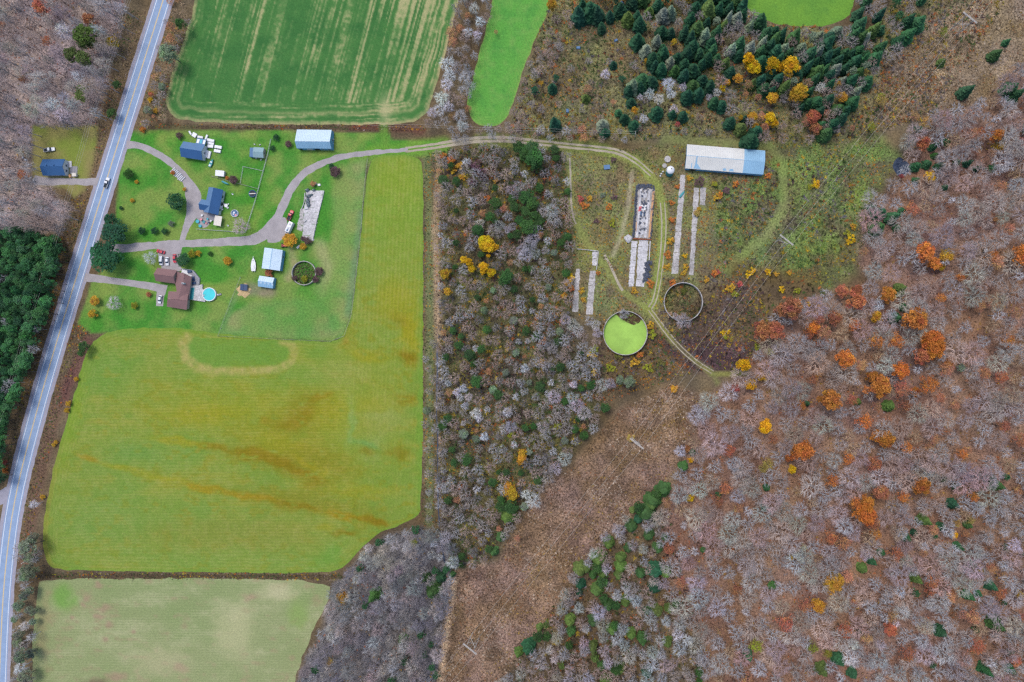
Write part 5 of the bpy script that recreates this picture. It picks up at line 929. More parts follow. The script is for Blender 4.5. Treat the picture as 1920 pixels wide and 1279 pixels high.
PLACES = [((-200, -120, 240, 130), 'in the topmost roadside wood'), ((-200, 130, 240, 300), 'in the grey wood behind the bungalow lawn'), ((-200, 300, 160, 430), 'in the wood below the bungalow'), ((-200, 430, 56, 520), 'in the plantation top corner'), ((56, 430, 170, 520), 'in the plantation facing the drive entrance'), ((-200, 520, 50, 600), 'in the plantation around its power pole'), ((50, 520, 170, 600), 'in the plantation facing the brown house'), ((-200, 600, 110, 690), 'in the plantation facing the hay field top'), ((-200, 690, 110, 1000), 'in the plantation tip by the road'), ((-200, 1000, 110, 1400), 'on the bank beside the lower field'),
          ((240, -120, 380, 250), 'in the hedge beside the upper field'), ((780, -120, 930, 130), 'in the belt beside the bright strip'), ((780, 130, 930, 262), 'in the belt end by the track'), ((930, -120, 1080, 262), 'beside the bright grass strip'), ((1080, -120, 1240, 130), 'around the scrub clearing at the top'), ((1080, 130, 1240, 270), 'in the scrub above the farm track'), ((1240, -120, 1400, 120), 'in conifers above the golden trees'), ((1240, 120, 1400, 275), 'in conifers above the long barn'), ((1400, -120, 1600, 150), 'in conifers round the corner field'), ((1400, 150, 1600, 300), 'in the mixed wood behind the long barn'), ((1600, -120, 1760, 240), 'along the pylon clearing edge'),
          ((1760, -120, 2100, 200), 'beyond the top pylon clearing'), ((1600, 200, 1790, 420), 'around the dark pond'), ((1790, 200, 2100, 420), 'on the slope beyond the dark pond'), ((1600, 420, 1760, 560), 'near the green clearing edge'), ((1760, 420, 2100, 620), 'around the white-topped hunting hide'), ((1400, 540, 1600, 660), 'below the green clearing'), ((1600, 560, 1760, 700), 'among the rust-coloured hardwoods'), ((1760, 620, 2100, 820), 'in the hardwoods below the hunting hide'),
          ((1330, 660, 1520, 780), 'where the grass track ends'), ((1520, 660, 1760, 790), 'among the big orange hardwoods'), ((1270, 780, 1480, 920), 'in the hardwoods beside the lower corridor'), ((1480, 780, 1760, 920), 'in the mid hardwood slope'), ((1760, 820, 2100, 960), 'in the mixed edge hardwoods'), ((1300, 920, 1500, 1080), 'in the open brown hardwoods'), ((1500, 920, 1700, 1080), 'in the lower hardwood slope'), ((1700, 960, 2100, 1100), 'in the lower mixed hardwoods'), ((1300, 1080, 1520, 1400), 'in the bottom hardwoods by the belt'), ((1520, 1080, 1720, 1400), 'in the bottom hardwoods'), ((1720, 1100, 2100, 1400), 'in the bottom corner hardwoods'),
          ((800, 262, 930, 420), 'in the thicket beside the hay field top'), ((930, 262, 1075, 420), 'in the thicket below the track bend'), ((800, 420, 930, 560), 'around the cluster of yellow trees'), ((930, 420, 1090, 560), 'in the thicket beside the roofless pen'), ((800, 560, 960, 720), 'in the wet wood along the ditch'), ((960, 560, 1140, 720), 'in wet wood by the duckweed tank'), ((1050, 280, 1460, 620), 'among the old farm slabs'), ((800, 720, 960, 860), 'in the grey wood along the ditch'), ((960, 720, 1210, 860), 'in grey wood facing the corridor'), ((780, 860, 1060, 1080), 'in the tip of the grey wood'), ((520, 980, 850, 1130), 'in the dark wood below the hay field'), ((520, 1130, 850, 1400), 'in the dark wood at the bottom'), ((900, 900, 1300, 1080), 'in the evergreen belt'), ((900, 1080, 1330, 1400), 'in the lower evergreen belt'), ((110, 230, 480, 640), 'in the home gardens'), ((480, 230, 800, 640), 'around the barns and pasture'), ((1210, 620, 1400, 800), 'in the scrub below the weedy tank')]
def place(x, y):
    for (x0, y0, x1, y1), s in PLACES:
        if x0 <= x < x1 and y0 <= y < y1:
            u, v = (x - max(x0, 0)) / (min(x1, 1920) - max(x0, 0)), (y - max(y0, 0)) / (min(y1, 1279) - max(y0, 0))
            vv = 'upper' if v < .34 else 'lower' if v > .67 else 'middle'
            return s, vv + ((' road side', ' far side') if x0 >= 110 else (' far side', ' road side'))[0 if u < .34 else 1] if not .34 <= u <= .67 else vv + ' part'
    return 'apart from the woods', 'upper' if y < 640 else 'lower'
TONE = {'white': ((246, 246, 252), 'silvery white'), 'silver': ((212, 211, 215), 'silver-grey'), 'grey': ((200, 190, 186), 'grey'), 'mauve': ((208, 184, 174), 'mauve-brown'), 'tan': ((216, 186, 152), 'tan'), 'dark': ((164, 160, 164), 'dark grey'),
        'orange': ((220, 140, 68), 'orange'), 'rust': ((202, 130, 94), 'rust-red'), 'pale': ((214, 160, 118), 'pale orange'), 'gold': ((222, 176, 62), 'golden'), 'yellow': ((240, 196, 40), 'bright yellow'), 'straw': ((214, 184, 104), 'straw yellow'), 'lime': ((166, 170, 56), 'yellow-green'), 'red': ((214, 112, 102), 'red'),
        'fir': ((60, 108, 70), 'dark green'), 'plant': ((88, 144, 92), 'dense green'), 'deep': ((46, 92, 66), 'blue-green'), 'moss': ((96, 122, 60), 'mossy green'), 'green': ((70, 108, 58), 'mid green'), 'sage': ((134, 152, 126), 'grey-green'), 'plum': ((124, 98, 100), 'plum-brown'), 'olive': ((124, 124, 64), 'olive')}
BARK = C(112, 102, 96); BIRCHBARK = C(206, 202, 206)
TIES = {}; RT = np.random.RandomState(99); MASS = []; COUNT = {}
def tree(kind, px, py, r_px, tone, h=None, label=None, at='crown'):
    """one tree; px, py is where its crown's middle shows in the photograph"""
    bh, br = BASE[kind]; r = r_px / S * {'spruce': 1.22, 'autumn': 1.12, 'pine': 1.1}.get(kind, 1.05); h = h or min(19, max(2.2, r * (2.9 if kind not in ('spruce', 'birch') else 3.1)))
    if kind == 'spruce' and label is None and r_px < 14 and RT.rand() < .34: tone = ('fir', 'sage', 'moss', 'green', 'fir')[RT.randint(5)] if tone == 'deep' else ('deep', 'moss', 'green')[RT.randint(3)]
    x, y, _ = G(px, py, h * (.66 if kind != 'spruce' else .5)); col, tn = TONE[tone]; j = RT.uniform(.78, 1.2); cc = [c * j * RT.uniform(.9, 1.1) for c in C(*col)] + [1.0]; r *= RT.uniform(.8, 1.2) if label is None else 1; h *= RT.uniform(.82, 1.2) if label is None else 1
    mt, mc, _ = PROTO[kind][RT.randint(len(PROTO[kind]))]; nm = NAME[kind]
    auto = label is None
    if auto:
        what = {'bare': 'leafless tree', 'birch': 'birch tree', 'autumn': 'autumn tree', 'thin': 'thin-leaved tree', 'spruce': 'pointed conifer', 'pine': 'bushy conifer', 'broad': 'round evergreen'}[kind]
        pl, sub = place(px, py); label = f'{tn} {what} {pl}, {sub}' if sub else f'{tn} {what} {pl}'
    t = empty(nm, (x, y, 0), RT.uniform(0, 6.28), label, 'tree', label); t.scale = (r / br, r / br, h / bh)
    if auto: TIES.setdefault(label, []).append((r, py, t))
    a = link('trunk', mt, t); a.color = [*(BIRCHBARK if kind == 'birch' else (cc[:3] if kind == 'bare' else BARK)), 1]; b_ = link('crown', mc, t); b_.color = cc
    return t
def shrub(px, py, r_px, tone, label, name='shrub', h=None, cat='shrub', grp=None):
    pk = 'bush' if grp else 'broad'; mt, mc, _ = PROTO[pk][RT.randint(len(PROTO[pk]))]; r = r_px / S * (1.25 if grp else 1); h = h or r * (1.0 if grp else 1.3); x, y, _ = G(px, py, h * .6); t = empty(name, (x, y, 0), RT.uniform(0, 6.28), label, cat, grp); t.scale = (r / 4.2, r / 4.2, h / 9)
    TIES.setdefault(label, []).append((r, py, t))
    a = link('stems', mt, t); a.color = [*BARK, 1]; b_ = link('foliage', mc, t); b_.color = [*C(*TONE[tone][0]), 1]; return t
SP = []                                                        # every tree placed one by one: kind, tone, [x, y, r ...]
def many(kind, tone, s, h=None):
    v = [float(q) for q in s.split()]
    for i in range(0, len(v), 3): SP.append((kind, tone, v[i], v[i + 1], v[i + 2], h))
many('autumn', 'orange', '1730 473 16 1753 494 11 1525 614 13 1666 552 16 1715 597 20 1749 634 18 1582 674 16 1553 749 20 1647 722 23 1636 706 13 1687 694 16 1747 655 19 1663 822 19 1648 818 15 1505 845 19 1726 909 17 1622 962 18 1865 257 14 1918 478 18 1715 736 8 1481 856 8 1626 942 14')
many('autumn', 'rust', '1481 578 21 1460 582 12 1432 622 18 1452 620 16 1605 565 18 1606 545 10 1580 546 11 1725 668 17 1652 922 15 1862 409 11 1526 218 14 1530 240 12 1900 1235 10 1727 271 14 1561 597 13 172 40 13 76 12 14 1667 1178 14 1288 841 7 282 176 5')
many('thin', 'rust', '1696 1220 18 1510 1137 13 1472 1167 18 1678 1039 14 1830 1210 16 1788 1104 13 1747 1110 11 1580 1180 14 1640 870 14 1560 1010 12 1840 700 13 1880 800 12 1540 640 13 1700 760 15')
many('thin', 'orange', '1600 610 14 1640 640 15 1680 640 14 1620 790 15 1700 840 15 1590 860 13 1740 720 16 1780 680 14 1800 850 14 1690 930 14 1600 940 13 1560 900 12 1820 930 12 1640 1000 14 1530 700 12 1500 760 12 1760 560 13 1800 520 12 1860 480 12 1890 640 14')
many('thin', 'pale', '1806 1226 8 1809 1001 8 1910 921 9 1878 1084 10 1831 285 7 1855 571 9 1092 243 9 1095 258 8 1102 167 8 325 55 12 318 72 10 845 60 10 850 80 9 1012 441 7 945 392 8 1554 800 9 905 400 8 930 60 5 970 1010 7 1470 655 10 1790 760 10 1740 840 10 1240 1130 8 1600 1130 9')
many('autumn', 'gold', '1643 593 12 1775 479 11 1766 500 7 1564 1093 17 1536 1137 12 1500 171 18 1492 180 14 1411 219 9 1415 235 8 1389 221 6 1448 184 9 1468 173 6 1575 156 6 1580 182 10 834 514 8 840 547 9 891 529 6 1035 11 11 1384 148 8 1873 271 11 1910 1113 7 1212 115 5 1190 208 8 1264 730 7 643 1120 12 978 858 8 979 849 7 977 866 7 959 918 11 953 911 8 963 927 9 950 922 7 1264 80 6')
many('autumn', 'yellow', '1401 113 12 1414 128 13 1406 122 11 1449 122 14 1462 124 9 1481 126 15 1444 219 12 1452 231 9 1364 155 5 1354 166 6 909 452 12 916 462 12 905 461 10 925 464 8 916 480 5 880 492 9 870 487 6 885 504 7 907 500 8 906 509 6 921 511 8 1394 684 15 1426 707 8 1437 707 8 1408 721 10 1434 800 13 1486 880 9 1746 331 9 1296 862 6 1294 934 7 212 80 10 1790 1003 6 1838 1066 6')
many('thin', 'straw', '1438 868 14 1507 1027 8 1483 1047 7 1818 974 8 1791 980 9 620 1242 8 1622 135 7 1430 880 10 1737 232 11 1440 790 8 1650 190 12')
many('autumn', 'red', '1270 234 6 1378 727 9 1690 331 5')
many('thin', 'lime', '869 536 8 777 1019 8 1524 1214 13 1551 1223 11 1415 1205 15 1650 185 10 1770 58 10 1634 237 9')
many('spruce', 'fir', '1515 757 5 1609 754 6 1438 915 6 1434 953 6 1450 1101 7 1637 1054 8 1621 1069 9 1717 1001 6 1701 1010 7 1791 947 10 1827 928 8 1874 912 10 1767 989 7 1800 1027 9 1818 986 7 1818 1119 9 1838 1116 7 1862 1101 9 1767 1187 10 1576 1241 11 1850 1258 10 1898 1258 8 1404 1232 10 1601 1267 8 1655 1038 6 1752 274 8 1742 306 7 1766 310 9 1721 310 9 1817 305 7 1835 315 7 1637 389 7 1652 398 11 1676 406 12 1694 395 6 1648 426 12 1684 426 7 1691 548 7 1697 576 7 1682 596 9 1720 337 6 1775 350 5 1725 40 12 1641 54 12 1707 63 13 1688 75 10 1707 35 12 1815 169 12 1869 101 9 1890 77 7 1901 162 12 1908 176 10 1627 152 11 1755 290 6 1299 850 6 1348 930 5 1439 916 6')
many('spruce', 'deep', '1085 26 13 1108 14 16 1120 22 14 1093 8 10 1035 163 9 1040 230 12 1128 47 7 1195 30 10 1245 24 12 1258 20 12 1196 75 12 1212 92 12 1232 75 12 1243 88 9 1224 110 12 1245 100 12 1257 115 12 1270 108 10 1284 120 12 1290 100 12 1300 88 12 1266 130 10 1284 140 12 1300 128 13 1240 128 11 1228 122 10 1222 150 12 1206 148 12 1188 160 12 1180 168 9 1200 160 10 1284 60 12 1296 70 12 1308 52 13 1322 66 12 1334 80 13 1345 60 13 1312 98 12 1328 108 12 1318 118 11 1318 150 10 1332 160 12 1300 160 12 1290 178 12 1310 175 12 1340 190 10 1354 196 10 1232 210 11 1282 215 12 1262 212 9 1190 232 11 1171 220 9 1130 233 11 1134 246 9 1150 120 6 1184 190 8 1098 182 7 1128 52 7 1218 20 9 1396 222 7 1410 262 16 1420 245 12 1370 228 11 1390 240 10 1160 210 6 1550 250 11 1540 235 9 1580 220 12 1588 205 10')
many('spruce', 'moss', '1670 762 9 1720 1087 9 1736 977 12 1874 1175 13 1545 1261 13 1768 115 7 1186 958 7 1197 976 8 1141 1020 11 1123 1051 12 1099 1070 8 1148 1183 10 1141 1139 11 990 1218 12 972 1226 8 1160 1080 9 1131 1078 10 1088 1099 10 1165 1255 9 1173 1131 10 1184 1192 10 1690 540 9')
many('spruce', 'green', '1576 741 4 1213 964 14 1223 948 12 1184 990 10 1218 1006 11 1178 1030 9 1234 1031 10 1112 1080 8 1086 1115 7 1202 1078 9 1229 1072 12 1229 1104 10 1112 1168 11 1205 1200 11 1214 1147 7 1254 1143 8 1268 1135 7 1011 1179 7 1128 1253 8 1214 1263 9 1070 1187 8 1247 1010 6 1319 1033 5 1282 876 11 1245 919 11 1225 941 13 797 1086 9 700 1120 12 810 1112 13 847 1079 6 925 1037 9 937 1010 8 952 970 12 752 1202 9')
many('pine', 'green', '972 276 12 985 285 12 996 279 13 1002 298 14 988 292 11 1006 310 10 1040 282 8 986 370 12 999 381 13 966 390 12 929 381 10 1002 404 9 919 407 8 990 425 13 975 415 10 897 432 9 960 372 9 900 436 8 950 519 12 944 528 9 985 505 7 996 505 6 880 665 10 903 655 10 888 682 7 935 740 9 1108 722 9 1135 765 9 893 715 11 1035 692 5 950 885 7 923 905 9 1008 900 8 940 948 10 958 950 11 852 867 9 875 862 9 1095 817 8 1078 805 8 970 440 9 1010 415 9 985 395 10')
many('pine', 'moss', '167 70 17 160 80 13 134 102 15 162 112 14 152 175 12')
many('pine', 'sage', '50 1115 9 35 1136 9 53 1144 8 29 1160 6 40 1189 10 45 1229 14 50 1266 10')
many('pine', 'green', '157 650 8 155 662 7 342 47 10 209 212 8 222 160 6')
many('pine', 'sage', '993 717 7 1180 715 11 1163 712 9 800 770 8 317 102 16 58 1022 14 56 1070 15 64 1008 9 50 1080 10 1800 690 7 1560 1080 8')
many('birch', 'white', '127 65 17 118 58 10 142 142 13 62 164 11 100 140 8 117 182 12 105 197 13 120 217 14 95 205 9 48 1173 10 42 1250 10 66 945 8 838 120 12 845 140 12 840 160 11 830 185 12 842 200 12 826 205 10 812 210 9 877 60 10 890 20 12 900 40 10 895 65 9 1135 140 9 1218 178 10 1235 185 11 1255 160 11 1258 175 9 1280 165 8 1262 205 8 1205 222 8 1200 183 6 840 720 8 858 735 9 870 728 9 880 745 8 872 760 9 893 775 9 900 785 7 869 795 6 910 818 8 951 775 9 985 690 9 1001 940 15 985 928 10 1275 845 10 1541 163 10 1330 182 7 1344 175 8 1030 1218 9 1040 1235 9 1100 1180 10 1270 1190 11 1290 1200 11 1315 1240 10 1075 720 9 620 1195 9 637 1192 9 815 1020 9 810 1040 9 824 1045 8 690 1030 8 1645 575 10 1672 587 11 1650 560 8 1726 625 9 1600 1205 12 1590 1230 13 1605 1245 9 1680 1170 9 1650 1270 9 1900 1020 13 1755 345 7')
many('bare', 'silver', '1307 782 15 1305 765 10 1378 870 14 1345 1140 17 1383 885 10 1305 1210 14 1475 660 12 1497 1038 11 1622 1040 10 1655 400 8 1700 430 10 1820 460 10 973 350 9 960 355 9 1000 450 12 985 480 12 995 462 12 1005 475 10 978 468 10 1023 470 9 1035 395 11 1040 410 10 1020 400 10 900 420 9 935 425 9 950 430 8 962 425 8 1075 610 11 1060 600 10 1085 620 10 1170 590 9 1282 605 13 1275 600 9 1265 592 6 1120 625 9 1118 610 9 1040 745 11 1075 745 10 1130 720 10 1145 720 9 960 800 12 1020 800 12 1085 760 12 1095 775 11 1060 860 11 1040 880 10')

# home trees and shrubs
for kind, tone, x, y, r, h, lb in (('broad', 'green', 241, 326, 10, 4.5, 'round dark evergreen on the roadside verge below the upper drive'), ('broad', 'fir', 330, 377, 17, 8, 'big round dark evergreen in the bend of the upper drive'), ('pine', 'deep', 214, 436, 22, 11, 'broad blue-green conifer above the lower drive entrance'), ('pine', 'deep', 208, 412, 11, 8, 'smaller blue-green conifer at the top of the entrance pair'), ('pine', 'deep', 199, 481, 28, 12, 'broadest conifer beside the lower drive entrance'), ('pine', 'fir', 343, 488, 12, 6, 'dark conifer overhanging the red parked car'),
                               ('bare', 'silver', 214, 568, 13, 6, 'round silver bare tree on the front lawn of the brown house'), ('bare', 'grey', 452, 425, 15, 7, 'bare grey tree in the corner of the white fence'), ('bare', 'silver', 281, 484, 12, 6, 'bare silver tree beside the parked white people carrier'), ('autumn', 'gold', 178, 563, 9, 4, 'upper golden tree on the front lawn by the road'), ('autumn', 'gold', 173, 589, 8, 4, 'lower golden tree on the front lawn by the road'), ('autumn', 'gold', 543, 450, 13, 6, 'round orange-gold tree in front of the motorhome')):
    tree(kind, x, y, r, tone, h, lb)
for x, y, r, tn, lb in ((266, 433, 7.4, 'fir', 'dark round bush nearest the road in the row of three'), (289.5, 433, 7, 'fir', 'middle dark round bush in the row of three'), (309, 434, 7, 'fir', 'dark round bush nearest the drive in the row of three'), (321, 419, 6, 'sage', 'grey-green bush above the row of three'), (248, 376, 4.5, 'gold', 'small golden bush on the lawn by the road'), (256, 341, 4, 'gold', 'small ochre bush near the verge evergreen'), (346, 355, 4, 'gold', 'small golden bush beside the big round evergreen'), (227, 390, 4, 'fir', 'small green bush at the lawn edge by the road'), (360, 476, 8, 'lime', 'yellow-green end of the hedge beside the dark conifer'), (371, 475, 6, 'gold', 'golden end of the hedge beside the dark conifer'), (394, 476, 5, 'green', 'low green bush on the lawn between hedge and round golden bush'), (427, 489, 9, 'gold', 'round golden bush on the lawn by the white boat'), (279, 552, 5.5, 'rust', 'red bush beside the drive of the brown house'), (252, 573, 7, 'lime', 'yellow-green oval flower bed on the front lawn'), (518, 258, 6.5, 'fir', 'upper of two dark bushes by the garden fence'), (511, 278, 5.8, 'fir', 'lower of two dark bushes by the garden fence'), (541, 270, 7, 'plum', 'grey-brown bush beside the pale-roofed barn'), (628, 322, 11, 'plum', 'purple-brown thicket at the top of the pasture'), (622, 312, 6, 'fir', 'small green bush in the pasture thicket'), (336, 254, 7, 'plum', 'grey-brown bush behind the blue workshop'), (438, 337, 9, 'plum', 'purple-brown bush behind the white wagon'), (426, 334, 4, 'orange', 'orange bush touching the white wagon'), (324, 324, 4.5, 'orange', 'small orange bush on the grey-white beams'), (587, 345, 6, 'pale', 'rust-tan shrub at the top of the weathered slab'), (577, 452, 8, 'plum', 'purple-brown bush at the bottom of the weathered slab'), (568, 462, 7, 'gold', 'ochre bush below the purple-brown bush'), (568, 447, 5, 'plum', 'small purple-brown bush left of the slab end'.replace(' left of', ' beside')), (504, 512, 8, 'rust', 'rusty bush between the two metal sheds'), (598, 509, 9, 'plum', 'dark brush outside the foundation ring'), (592, 524, 7, 'plum', 'grey brush below the foundation ring'), (267, 243, 6, 'orange', 'orange bush at the hedge corner by the road'), (552, 522, 6, 'plum', 'low brush on the shed side of the foundation ring'), (128.5, 757, 6, 'gold', 'upper golden bush of the pair on the road bank'), (125, 769.5, 5.5, 'gold', 'lower golden bush of the pair on the road bank'), (143, 711, 5, 'gold', 'single golden bush above the golden pair on the bank'), (105, 829, 4.5, 'gold', 'upper golden bush beside the hay field edge'), (101, 834, 4.5, 'gold', 'lower golden bush beside the hay field edge'), (80, 932, 5, 'gold', 'golden bush beside the white birch on the bank'), (282, 187, 5, 'yellow', 'bright yellow bush on the road hedge'), (292, 208, 5, 'gold', 'golden bush low on the road hedge'), (104, 449, 5, 'gold', 'golden bush at the plantation corner'), (1183, 822, 8, 'straw', 'small straw-orange bush at the foot of the pylon on brown scrub'), (571, 523, 7, 'lime', 'yellow-green weeds inside the foundation ring'), (1281, 545, 7, 'olive', 'olive weeds inside the weedy tank'), (10, 882, 6, 'orange', 'orange bush on the plantation side of the road'), (8, 868, 6, 'red', 'red bush on the plantation side of the road'), (1306, 400, 7, 'straw', 'yellow bush growing over the overgrown concrete strip'), (1310, 392, 5, 'gold', 'golden bush growing between the concrete strips')):
    shrub(x, y, r, tn, lb)
for x, y, r, tn in ((1150, 300, 5, 'plum'), (1096, 385, 7, 'orange'), (1088, 373, 6, 'red'), (1106, 372, 6, 'gold'), (1142, 388, 6, 'orange'), (1148, 418, 7, 'lime'), (1152, 370, 6, 'plum'), (1130, 366, 5, 'sage'), (1118, 415, 5, 'plum'), (1260, 380, 5, 'orange'), (1270, 350, 5, 'orange'), (1292, 334, 6, 'gold'), (1312, 340, 9, 'plum'), (1260, 412, 6, 'orange'), (1258, 452, 7, 'gold'), (1252, 478, 7, 'orange'), (1250, 500, 6, 'gold'), (1262, 530, 7, 'orange'), (1284, 480, 5, 'yellow'), (1286, 500, 6, 'gold'), (1282, 512, 5, 'gold'), (1220, 532, 7, 'orange'), (1190, 545, 6, 'gold'), (1066, 530, 8, 'gold'), (1070, 520, 7, 'yellow'), (1072, 540, 6, 'orange'), (1090, 545, 6, 'gold'), (1094, 562, 5, 'gold'), (1122, 512, 4, 'orange'), (1058, 555, 6, 'gold'), (1345, 370, 7, 'gold'), (1350, 365, 6, 'orange'), (1362, 358, 7, 'plum'), (1340, 345, 6, 'lime'), (1380, 345, 6, 'orange'), (1440, 330, 6, 'orange'), (1325, 525, 6, 'gold'), (1340, 512, 7, 'orange'), (1345, 510, 5, 'red'), (1370, 540, 8, 'gold'), (1378, 552, 6, 'lime'), (1405, 514, 7, 'yellow'), (1412, 508, 6, 'yellow'), (1440, 510, 6, 'yellow'), (1455, 514, 5, 'gold'), (1480, 512, 5, 'gold'), (1466, 542, 6, 'yellow'), (1495, 545, 6, 'lime'), (1388, 532, 6, 'red'), (1595, 448, 9, 'yellow'), (1590, 438, 7, 'lime'), (1600, 425, 6, 'gold'), (1530, 345, 8, 'yellow'), (1520, 350, 6, 'lime'), (1356, 625, 5, 'yellow'), (1366, 622, 4, 'yellow'), (1360, 632, 5, 'lime'), (1222, 628, 8, 'lime'), (1220, 610, 7, 'gold'), (1115, 655, 8, 'lime'), (1110, 665, 7, 'yellow'), (1115, 697, 6, 'yellow'), (1145, 690, 8, 'lime'), (1160, 670, 7, 'olive'), (1190, 680, 8, 'gold'), (1215, 690, 8, 'lime'), (1200, 665, 6, 'orange'), (1240, 680, 8, 'olive'), (1420, 650, 6, 'lime'), (1445, 660, 6, 'lime'), (1516, 570, 5, 'gold'), (1515, 588, 4, 'orange'), (1255, 590, 5, 'tan'), (1018, 640, 7, 'pale'), (1016, 678, 5, 'yellow'), (846, 300, 8, 'orange'), (850, 316, 8, 'gold'), (862, 310, 7, 'gold'), (830, 292, 6, 'orange'), (890, 310, 12, 'plum'), (902, 325, 12, 'plum'), (885, 340, 8, 'plum'), (868, 332, 7, 'gold'), (930, 338, 6, 'gold'), (915, 372, 6, 'orange'), (970, 800, 7, 'olive'), (940, 840, 9, 'olive'), (960, 815, 7, 'lime'), (1000, 825, 8, 'olive'), (1045, 800, 7, 'lime')):
    shrub(x, y, r, tn, ' '.join((f'{TONE[tn][1]} bush', ', '.join(place(x, y)))), grp=f'{TONE[tn][1]} bushes {place(x, y)[0]}')

# woods: scattered by zone, keeping clear of the trees above
def scatter(poly, d, seed, avoid=True):
    q = np.random.RandomState(seed); p = np.array(poly); x0, y0 = np.maximum(p.min(0), (-70, -60)); x1, y1 = np.minimum(p.max(0), (1990, 1340)); out = []; grid = {}; n = int((x1 - x0) * (y1 - y0) / (d * d) * 6)
    X = q.uniform(x0, x1, n); Y = q.uniform(y0, y1, n); ok = inside(X, Y, poly)
    for x, y in zip(X[ok], Y[ok]):
        k = (int(x // d), int(y // d))
        if any((x - a) ** 2 + (y - b) ** 2 < d * d for i in (-1, 0, 1) for j in (-1, 0, 1) for a, b in grid.get((k[0] + i, k[1] + j), ())): continue
        grid.setdefault(k, []).append((x, y)); out.append((x, y))
    return out
spx = np.array([(s[2], s[3], s[4]) for s in SP])
def clear(x, y, f=.75): return not np.any(np.hypot(spx[:, 0] - x, spx[:, 1] - y) < spx[:, 2] * f + 3)
